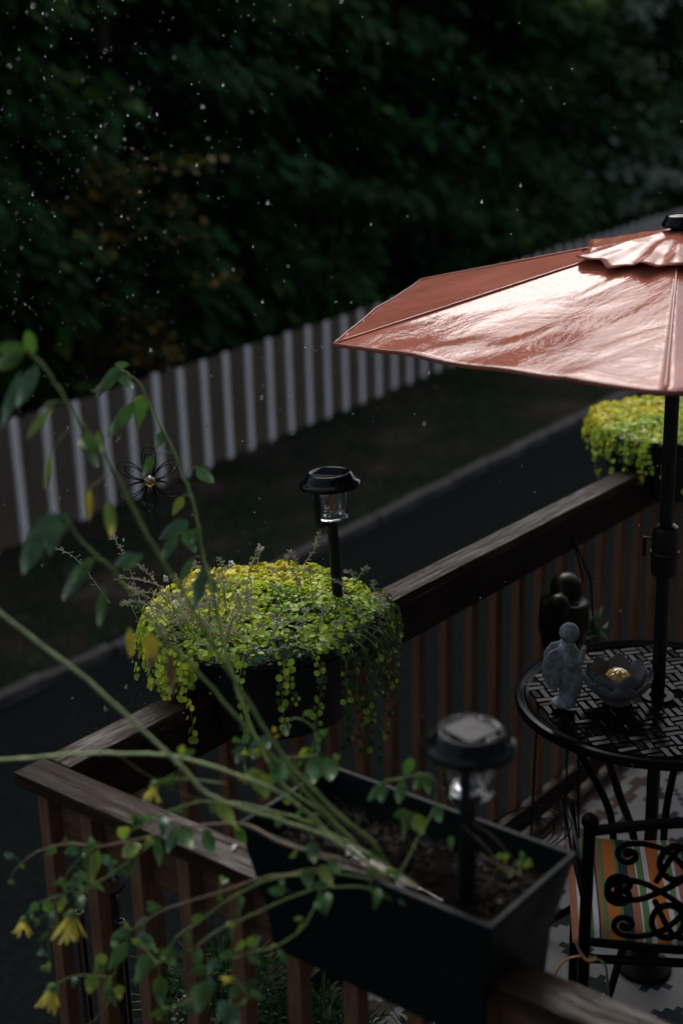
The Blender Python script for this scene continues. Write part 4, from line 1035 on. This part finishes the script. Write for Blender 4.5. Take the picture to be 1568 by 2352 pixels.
for a in [((275, 842, 3.18), (220, 915, 3.15), .030, 1), ((285, 850, 3.18), (215, 900, 3.12), .022, 0), ((268, 850, 3.18), (305, 893, 3.15), .030, 0), ((262, 838, 3.18), (298, 838, 3.15), .016, 0), ((312, 920, 3.18), (246, 1005, 3.12), .032, 0, 'ovate', .22), ((325, 905, 3.18), (318, 985, 3.2), .040, 0),
          ((378, 990, 3.16), (360, 1028, 3.14), .030, 0), ((352, 1045, 3.15), (328, 1098, 3.12), .022, 0), ((450, 1072, 3.15), (490, 1110, 3.12), .032, 0), ((420, 1140, 3.14), (396, 1185, 3.12), .022, 2), ((432, 1195, 3.12), (366, 1240, 3.08), .036, 1), ((410, 1225, 3.12), (368, 1290, 3.08), .022, 1, 'lance'), ((425, 1215, 3.12), (450, 1270, 3.1), .034, 0), ((460, 1210, 3.12), (440, 1250, 3.1), .024, 0),
          ((440, 1282, 3.12), (412, 1345, 3.1), .016, 0, 'lance'), ((470, 1300, 3.1), (446, 1400, 3.06), .026, 1, 'lance'), ((475, 1320, 3.1), (505, 1370, 3.08), .02, 0)]:
    leaf(p2, *a)
leaf(p2, (470, 1290, 3.12), (476, 1330, 3.1), .026, 4)
stem(p2, [(340, 923, 3.18), (320, 915, 3.17), (300, 925, 3.15)], .0024, .0018)
stem(p2, [(395, 1040, 3.16), (370, 1040, 3.15), (352, 1046, 3.15)], .0018, .0013)
stem(p2, [(425, 1100, 3.15), (436, 1080, 3.15), (452, 1072, 3.15)], .0020, .0014)
stem(p2, [(442, 1150, 3.14), (430, 1135, 3.14), (418, 1142, 3.14)], .0020, .0014)
stem(p2, [(467, 1285, 3.12), (455, 1278, 3.12), (438, 1285, 3.12)], .0018, .0013)
p3 = plant('dark leafy stem drooping at the left below the fence')
stem(p3, [(850, 1975, 2.86), (715, 1835, 2.80), (590, 1700, 2.75), (550, 1654, 2.74), (450, 1539, 2.72), (390, 1479, 2.71), (350, 1429, 2.70), (277, 1334, 2.68), (253, 1302, 2.67), (213, 1268, 2.66), (181, 1236, 2.66), (157, 1198, 2.65), (140, 1185, 2.65)], .0052, .0028)
for a in [((150, 1185, 2.65), (60, 1240, 2.6), .042, 1), ((158, 1180, 2.65), (100, 1255, 2.6), .036, 1), ((100, 1205, 2.62), (52, 1320, 2.58), .034, 1, 'lance'), ((130, 1190, 2.62), (115, 1280, 2.6), .036, 1), ((200, 1290, 2.66), (145, 1380, 2.6), .030, 1), ((215, 1280, 2.66), (165, 1340, 2.62), .02, 0), ((310, 1270, 2.66), (265, 1300, 2.62), .022, 1), ((275, 1300, 2.67), (330, 1275, 2.66), .028, 1), ((240, 1345, 2.68), (228, 1440, 2.64), .016, 0, 'lance')]:
    leaf(p3, *a)
stem(p3, [(253, 1302, 2.67), (225, 1285, 2.66), (195, 1290, 2.65)], .0026, .0018)
stem(p3, [(290, 1350, 2.68), (272, 1330, 2.68), (270, 1295, 2.67)], .0024, .0018)
# --- the two pale stems leaving the frame on the left
p4 = plant('pale hairy stem crossing from the trough to the left edge above the corner')
stem(p4, [(870, 2000, 2.80), (760, 1925, 2.76), (640, 1882, 2.72), (540, 1850, 2.7), (470, 1819, 2.69), (435, 1779, 2.68), (390, 1734, 2.67), (330, 1679, 2.66), (270, 1624, 2.65), (200, 1559, 2.64), (120, 1499, 2.63), (55, 1449, 2.62), (-40, 1375, 2.6)], .0050, .0044, 'stemp')
stem(p4, [(53, 1447, 2.62), (48, 1470, 2.62), (44, 1500, 2.62)], .0012, .0008, 'stemb')
p5 = plant('pale level stem crossing to the left edge over the deck corner')
stem(p5, [(780, 1945, 2.86), (720, 1880, 2.80), (640, 1820, 2.75), (546, 1781, 2.72), (462, 1752, 2.72), (378, 1735, 2.72), (269, 1731, 2.71), (160, 1733, 2.7), (60, 1742, 2.69), (-40, 1746, 2.68)], .0048, .0040, 'stemp')
leaf(p5, (415, 1735, 2.72), (420, 1712, 2.7), .016, 2); leaf(p5, (420, 1735, 2.72), (448, 1722, 2.7), .012, 0)
stem(p5, [(270, 1733, 2.71), (330, 1775, 2.74), (400, 1815, 2.78), (480, 1845, 2.8)], .0012, .0010, 'stemb')
# --- drooping flowering stems over the rail
p6 = plant('drooping flowering stems with nodding yellow heads over the near railing')
stem(p6, [(960, 2045, 2.76), (820, 1985, 2.76), (659, 1941, 2.80), (567, 1895, 2.84), (504, 1893, 2.88), (441, 1899, 2.9), (378, 1913, 2.92), (319, 1928, 2.94), (286, 1934, 2.96), (227, 1945, 2.98), (181, 1939, 3.0), (134, 1941, 3.0), (84, 1958, 3.0), (50, 1983, 3.0), (29, 2008, 3.0), (28, 2022, 3.0)], .0045, .0016, 'stemb')
stem(p6, [(960, 2035, 2.76), (814, 1943, 2.77), (760, 1917, 2.78), (728, 1899, 2.79), (682, 1879, 2.8), (646, 1869, 2.81), (606, 1859, 2.82), (562, 1847, 2.83), (521, 1843, 2.84), (462, 1842, 2.85), (412, 1855, 2.86), (378, 1869, 2.87), (319, 1899, 2.88), (290, 1916, 2.9)], .0042, .0022)
stem(p6, [(728, 1899, 2.79), (700, 1862, 2.78), (660, 1825, 2.77), (636, 1790, 2.76), (625, 1775, 2.76)], .0034, .0026)
stem(p6, [(352, 1935, 2.94), (315, 1966, 2.94), (260, 2004, 2.95), (210, 2037, 2.96), (189, 2050, 2.97), (172, 2085, 2.98)], .0030, .0022)
stem(p6, [(940, 2055, 2.74), (860, 2012, 2.74), (760, 1993, 2.76), (659, 2008, 2.80), (601, 2016, 2.82), (504, 2050, 2.85), (420, 2075, 2.88), (365, 2096, 2.9), (319, 2126, 2.92), (302, 2136, 2.93)], .0038, .0026, 'stemb')
stem(p6, [(302, 2136, 2.93), (290, 2162, 2.94), (274, 2210, 2.95), (256, 2242, 2.96), (200, 2240, 2.97), (164, 2244, 2.98), (128, 2262, 2.98)], .0024, .0018)
stem(p6, [(945, 2060, 2.74), (850, 2020, 2.74), (740, 2005, 2.77), (628, 2018, 2.8), (570, 2042, 2.82), (514, 2074, 2.84), (454, 2120, 2.86), (414, 2146, 2.87), (394, 2172, 2.88), (376, 2202, 2.88), (364, 2212, 2.88), (344, 2192, 2.89), (314, 2154, 2.9)], .0036, .0026)
stem(p6, [(930, 2062, 2.73), (900, 2057, 2.73), (828, 2038, 2.74), (737, 2040, 2.75), (660, 2064, 2.77), (570, 2106, 2.79), (504, 2136, 2.8), (470, 2160, 2.8), (452, 2176, 2.8), (450, 2194, 2.8), (460, 2220, 2.8)], .0038, .0020)
stem(p6, [(737, 2040, 2.75), (730, 2070, 2.74), (718, 2093, 2.73), (691, 2136, 2.72), (629, 2175, 2.72), (574, 2188, 2.72), (534, 2202, 2.72)], .0030, .0020)
stem(p6, [(218, 1946, 2.98), (190, 1965, 2.99), (160, 1998, 3.0), (148, 2018, 3.0)], .0018, .0014)
stem(p6, [(225, 1947, 2.98), (215, 1985, 2.99), (188, 2026, 3.0), (150, 2052, 3.0), (112, 2066, 3.0), (86, 2078, 3.0), (58, 2104, 3.0)], .0022, .0016)
stem(p6, [(132, 2056, 3.0), (118, 2094, 3.0), (112, 2142, 3.0), (114, 2198, 3.0), (108, 2220, 3.0)], .0016, .0013)
stem(p6, [(256, 2242, 2.96), (254, 2290, 2.96), (230, 2330, 2.97), (190, 2365, 2.98)], .0018, .0014, 'stemb')
stem(p6, [(364, 2212, 2.88), (368, 2250, 2.88), (366, 2300, 2.88)], .0016, .0012)
stem(p6, [(460, 2220, 2.8), (478, 2245, 2.8), (455, 2282, 2.8), (420, 2305, 2.8), (380, 2318, 2.8)], .0020, .0024)
stem(p6, [(540, 2314, 2.74), (570, 2292, 2.74), (562, 2276, 2.74), (542, 2252, 2.74)], .0018, .0026)
flower(p6, (27, 2026, 3.0), (0, 1), .020, bud=True)
flower(p6, (54, 2112, 3.0), (-.1, 1), .026, 8, .7)
flower(p6, (164, 2100, 2.98), (-.15, 1), .044, 14, .62)
flower(p6, (120, 2268, 2.98), (-.2, 1), .040, 13, .5)
flower(p6, (103, 2224, 3.0), (-.5, 1), .022, bud=True)
flower(p6, (355, 1800, 2.8), (-.15, 1), .030, 9, .55)
stem(p6, [(356, 1797, 2.8), (385, 1792, 2.8), (430, 1790, 2.8), (520, 1800, 2.8)], .0018, .0022)
flower(p6, (536, 2250, 2.74), (-1, .1), .020, 9, .4); flower(p6, (379, 2318, 2.8), (-.6, .6), .020, 9, .4)
leaf(p6, (272, 2262, 2.94), (276, 2298, 2.93), .026, 2, two=3)
random.seed(31)
for a in [((285, 1930, 2.95), (283, 1900, 2.9), .030, 2), ((290, 1935, 2.95), (310, 1965, 2.9), .044, 2), ((330, 1900, 2.9), (300, 1872, 2.88), .030, 0), ((318, 1900, 2.9), (318, 1868, 2.88), .026, 1), ((345, 1895, 2.9), (338, 1870, 2.88), .020, 0), ((415, 1895, 2.9), (440, 1950, 2.86), .036, 0), ((405, 1900, 2.9), (385, 1960, 2.88), .030, 1), ((470, 1900, 2.88), (490, 1970, 2.85), .026, 0, 'lance'), ((360, 1920, 2.92), (368, 1990, 2.9), .018, 0, 'lance'),
          ((500, 1840, 2.83), (540, 1900, 2.8), .032, 2), ((490, 1838, 2.83), (488, 1870, 2.82), .018, 0), ((598, 1772, 2.76), (560, 1800, 2.74), .032, 2), ((600, 1775, 2.76), (612, 1838, 2.74), .044, 2), ((622, 1765, 2.76), (660, 1790, 2.74), .040, 0), ((590, 1785, 2.76), (548, 1790, 2.74), .016, 3), ((615, 1755, 2.76), (650, 1745, 2.76), .024, 0), 
          ((200, 1948, 2.98), (196, 1990, 2.97), .016, 0), ((180, 1942, 3.0), (150, 1962, 2.98), .022, 0), ((128, 1944, 3.0), (102, 1970, 3.0), .020, 0), ((225, 1950, 2.98), (210, 2030, 2.96), .020, 2, 'lance'), ((208, 1985, 2.98), (186, 1985, 2.97), .018, 0), ((230, 1965, 2.98), (255, 1985, 2.96), .022, 0), ((150, 2020, 3.0), (120, 2032, 3.0), .018, 0), ((150, 2022, 3.0), (152, 2060, 3.0), .014, 0), ((252, 1960, 2.96), (262, 2025, 2.95), .012, 1, 'lance'),
          ((88, 2076, 3.0), (62, 2100, 3.0), .020, 0), ((118, 2098, 3.0), (86, 2110, 3.0), .010, 0), ((112, 2140, 3.0), (88, 2165, 3.0), .010, 0), ((90, 2110, 3.0), (80, 2132, 3.0), .010, 0),
          ((302, 2136, 2.93), (254, 2158, 2.9), .022, 1, 'lance'), ((312, 2130, 2.93), (342, 2105, 2.92), .016, 1, 'lance'), ((318, 2150, 2.92), (356, 2180, 2.9), .034, 0), ((292, 2162, 2.94), (250, 2230, 2.92), .026, 0, 'lance'), ((238, 2190, 2.95), (216, 2245, 2.94), .026, 2), ((216, 2240, 2.95), (206, 2285, 2.93), .034, 2), ((256, 2244, 2.96), (232, 2310, 2.95), .018, 0), ((345, 2190, 2.89), (310, 2260, 2.86), .036, 0), ((375, 2180, 2.88), (402, 2220, 2.87), .036, 0), ((366, 2240, 2.88), (372, 2320, 2.86), .032, 0), ((480, 2222, 2.8), (430, 2240, 2.78), .020, 0), ((470, 2250, 2.8), (452, 2330, 2.76), .044, 0), ((500, 2200, 2.78), (480, 2235, 2.76), .024, 1), ((505, 2205, 2.78), (540, 2180, 2.76), .018, 0), ((530, 2300, 2.74), (500, 2345, 2.72), .040, 1), ((520, 2310, 2.74), (545, 2360, 2.72), .044, 1), ((545, 2262, 2.74), (528, 2300, 2.72), .02, 0), ((540, 2185, 2.74), (562, 2160, 2.72), .016, 2),
          ((700, 1995, 2.76), (712, 2045, 2.74), .028, 0), ((735, 1985, 2.76), (765, 2040, 2.73), .028, 2), ((755, 1975, 2.76), (780, 2010, 2.74), .024, 0), ((715, 1930, 2.78), (722, 1985, 2.75), .028, 0)]:
    leaf(p6, *a)
# --- the leafy side plant by the far end of the trough
p7 = plant('leafy side shoot with one large limp leaf at the back of the trough')
stem(p7, [(760, 1870, 2.95), (690, 1860, 2.95), (700, 1780, 2.98), (715, 1730, 3.0), (724, 1680, 3.0), (705, 1660, 3.0), (676, 1650, 3.0), (650, 1664, 3.0)], .0028, .0018)
stem(p7, [(724, 1682, 3.0), (730, 1730, 2.98), (690, 1738, 2.97), (650, 1742, 2.95), (615, 1752, 2.9)], .0022, .0020)
for a in [((730, 1735, 2.98), (720, 1800, 2.94), .050, 0, 'ovate', .1), ((750, 1738, 2.98), (760, 1795, 2.94), .046, 0), ((765, 1740, 2.98), (782, 1735, 2.98), .018, 2), ((648, 1668, 3.0), (660, 1690, 2.98), .016, 0),
          ((560, 1715, 3.05), (542, 1755, 3.02), .024, 1), ((555, 1708, 3.05), (572, 1688, 3.02), .018, 1), ((550, 1705, 3.05), (535, 1695, 3.02), .014, 0), ((565, 1715, 3.05), (530, 1730, 3.02), .014, 1), ((575, 1712, 3.05), (610, 1700, 3.03), .026, 1), ((590, 1710, 3.05), (580, 1745, 3.03), .03, 1), ((600, 1690, 3.05), (618, 1720, 3.03), .03, 1)]:
    leaf(p7, *a)
stem(p7, [(640, 1790, 2.95), (575, 1790, 2.98), (562, 1760, 3.02), (558, 1715, 3.05)], .0018, .0014)
leaf(p7, (632, 1682, 2.98), (628, 1668, 2.98), .012, 3); leaf(p7, (638, 1694, 2.98), (634, 1688, 2.98), .014, 3)
p8 = plant('young leafy shoot standing left of the lamp in the trough')
stem(p8, [(915, 2010, 2.75), (935, 1975, 2.76), (965, 1915, 2.78), (995, 1860, 2.8), (1000, 1800, 2.8), (975, 1778, 2.8), (920, 1788, 2.8), (880, 1795, 2.8)], .0030, .0018, 'stemg')
for a in [((930, 1785, 2.8), (945, 1740, 2.78), .022, 0, 'lance'), ((925, 1790, 2.8), (915, 1845, 2.78), .022, 0, 'lance'), ((975, 1780, 2.8), (985, 1825, 2.78), .024, 0), ((970, 1778, 2.8), (950, 1815, 2.78), .02, 0), ((885, 1795, 2.8), (845, 1840, 2.78), .018, 0, 'lance'), ((880, 1795, 2.8), (875, 1845, 2.78), .020, 0, 'lance'), ((955, 1870, 2.78), (970, 1918, 2.76), .036, 2), ((950, 1868, 2.78), (920, 1890, 2.76), .022, 0), ((940, 1865, 2.78), (900, 1875, 2.76), .022, 0), ((935, 1870, 2.78), (925, 1930, 2.76), .014, 0), ((998, 1850, 2.8), (1010, 1890, 2.78), .026, 0)]:
    leaf(p8, *a)
p9 = plant('small seedlings with bright leaves right of the lamp in the trough')
for pts in ([(1060, 1895, 2.72), (1110, 1940, 2.72), (1150, 1990, 2.7), (1170, 2010, 2.7)], [(1085, 1890, 2.72), (1130, 1920, 2.72), (1180, 1975, 2.72)], [(1190, 2010, 2.7), (1195, 1985, 2.72), (1200, 1975, 2.72)], [(1200, 2010, 2.7), (1150, 1990, 2.72), (1100, 1960, 2.74)]):
    stem(p9, pts, .0014, .001, 'stemb')
for a in [((1142, 1962, 2.7), (1160, 1975, 2.7), .014, 2), ((1158, 1960, 2.7), (1160, 1988, 2.7), .016, 2), ((1200, 1976, 2.7), (1196, 1952, 2.7), .012, 0), ((1205, 1978, 2.7), (1222, 1990, 2.7), .022, 2), ((1198, 1980, 2.7), (1180, 1985, 2.7), .012, 2), ((1165, 2010, 2.69), (1180, 2005, 2.69), .012, 2), ((1035, 1920, 2.72), (1035, 1960, 2.72), .012, 0)]:
    leaf(p9, *a)

# small leaves and side shoots along the lower stems
rg = random.Random(77)
SM = [c for c in p6.children if c.name.startswith('stem')]+[c for c in p7.children if c.name.startswith('stem')]
for sm_ in SM:
    vs_ = sm_.data.vertices; rings = []
    for i in range(0, len(vs_)-7, 8): rings.append(sum((vs_[i+j].co for j in range(8)), Vector())/8)
    rings = [q for q in rings if q.x < .35][:90]; last = None; i = 4
    while i < min(len(rings)-2, 70):
        if (rings[i+1]-rings[i]).length < .05:
            for k in range(rg.choice((1, 2, 2))):
                d = (rvec()+Vector((0, -.2, -.35))).normalized(); L = rg.uniform(.016, .042); q = rings[i]; p_ = q+d*L*.45+Vector((0, 0, .006))
                b = MB(); b.tube([q, (q+p_)/2+Vector((0, 0, .004)), p_], .0009, 5, 0)
                sd_ = (d.cross(Vector((0, -1, .3)))).normalized(); b.blade(p_, p_+d*L+Vector((0, 0, -L*.35)), L*rg.uniform(.42, .66), side=sd_, arch=rg.uniform(.05, .3), fold=rg.uniform(.2, .7), n=6, mi=rg.choice((0, 0, 0, 1, 2)))
                b.build('leaf', PM, sm_.parent, smooth=True)
        i += rg.choice((5, 7, 9, 12))
# ---- coil of black wire behind the trough
wcl = MB(); rg = random.Random(8); cc = at(1215, 1905, 3.75)
for k in range(4):
    ax = Vector((1, .25, 0)).normalized()*rg.uniform(.07, .12); az_ = Vector((rg.uniform(-.2, .2), .2, 1)).normalized()*rg.uniform(.04, .075); o_ = Vector((rg.uniform(-.02, .02), rg.uniform(-.02, .02), rg.uniform(-.015, .015)))
    wcl.tube([cc+o_+ax*math.cos(t*math.pi/14)+az_*math.sin(t*math.pi/14) for t in range(29)], .0018, 6)
tag(wcl.build('wire_coil', M['wire'], smooth=True), 'loose coil of black wire behind the right end of the trough', 'wire')
# ---- fallen bits on the rail
b = MB(); b.blade(at(165, 1762, 3.62), at(176, 1751, 3.62), .012, n=5, fold=.5); tag(b.build('fallen_leaf', M['ly']), 'tiny yellow fallen leaf on the railing corner', 'leaf')
b = MB(); b.blade(DL(.05, .69, 1.003), DL(.075, .685, 1.004), .012, n=5, fold=.3, arch=.2); tag(b.build('fallen_petal', M['white_petal']), 'white fallen petal on the near railing beside the trough', 'petal')

# ================================================================== rain
rb = MB(); rg = random.Random(17)
bmi = bmesh.new(); bmesh.ops.create_icosphere(bmi, subdivisions=2, radius=1); bmi.verts.index_update()
IV = [v.co.copy() for v in bmi.verts]; IF = [tuple(v.index for v in f.verts) for f in bmi.faces]; bmi.free()
def drop(px, py, d, r):
    c = at(px, py, d); rb.add([c+Vector((v.x*r, v.y*r, v.z*r*1.35)) for v in IV], IF)
for i in range(380):       # the drip line off the eave, upper left
    x = abs(rg.gauss(0, 330))-20; y = rg.uniform(-10, 1300)
    if x > 900: continue
    big = rg.random() < .2
    drop(x, y, rg.uniform(2.7, 4.8), rg.uniform(.0016, .0025) if big else rg.uniform(.0006, .0015))
for i in range(460):
    x = abs(rg.gauss(0, 420)); y = rg.uniform(-10, 1250); drop(x, y, rg.uniform(3.4, 5), rg.uniform(.0005, .0009))
for i in range(170):
    x = rg.uniform(0, 1568); y = rg.uniform(0, 1800); drop(x, y, rg.uniform(3.2, 6), rg.uniform(.0006, .0017))
for (x, y, r) in ((603, 692, 4), (602, 912, 3.6), (582, 566, 3), (852, 515, 3), (1106, 463, 3.4), (1195, 425, 2.6), (453, 378, 3.2), (280, 495, 4), (347, 804, 4), (285, 1240, 3.6), (187, 1294, 4), (242, 1628, 3), (290, 1578, 3), (167, 1602, 3.4), (233, 288, 3), (76, 445, 3.4), (985, 855, 2.6), (952, 950, 2.6), (975, 972, 3), (1228, 1130, 2.6), (702, 795, 3), (557, 1012, 2.4), (477, 980, 2.6), (354, 1642, 3.2), (330, 1645, 3), (278, 1658, 3)):
    drop(x, y, rg.uniform(3.2, 4.2), r*.0009)
for i in range(420):       # splash over the corner and the planter
    x = rg.gauss(330, 130); y = 1690-.35*(x-250)+rg.gauss(0, 70); drop(x, y, rg.uniform(3.4, 4.0), rg.uniform(.0004, .0011))
ro_ = rb.build('raindrops', M['water'], smooth=True); tag(ro_, 'falling and splashing raindrops across the view', 'rain', kind='stuff')
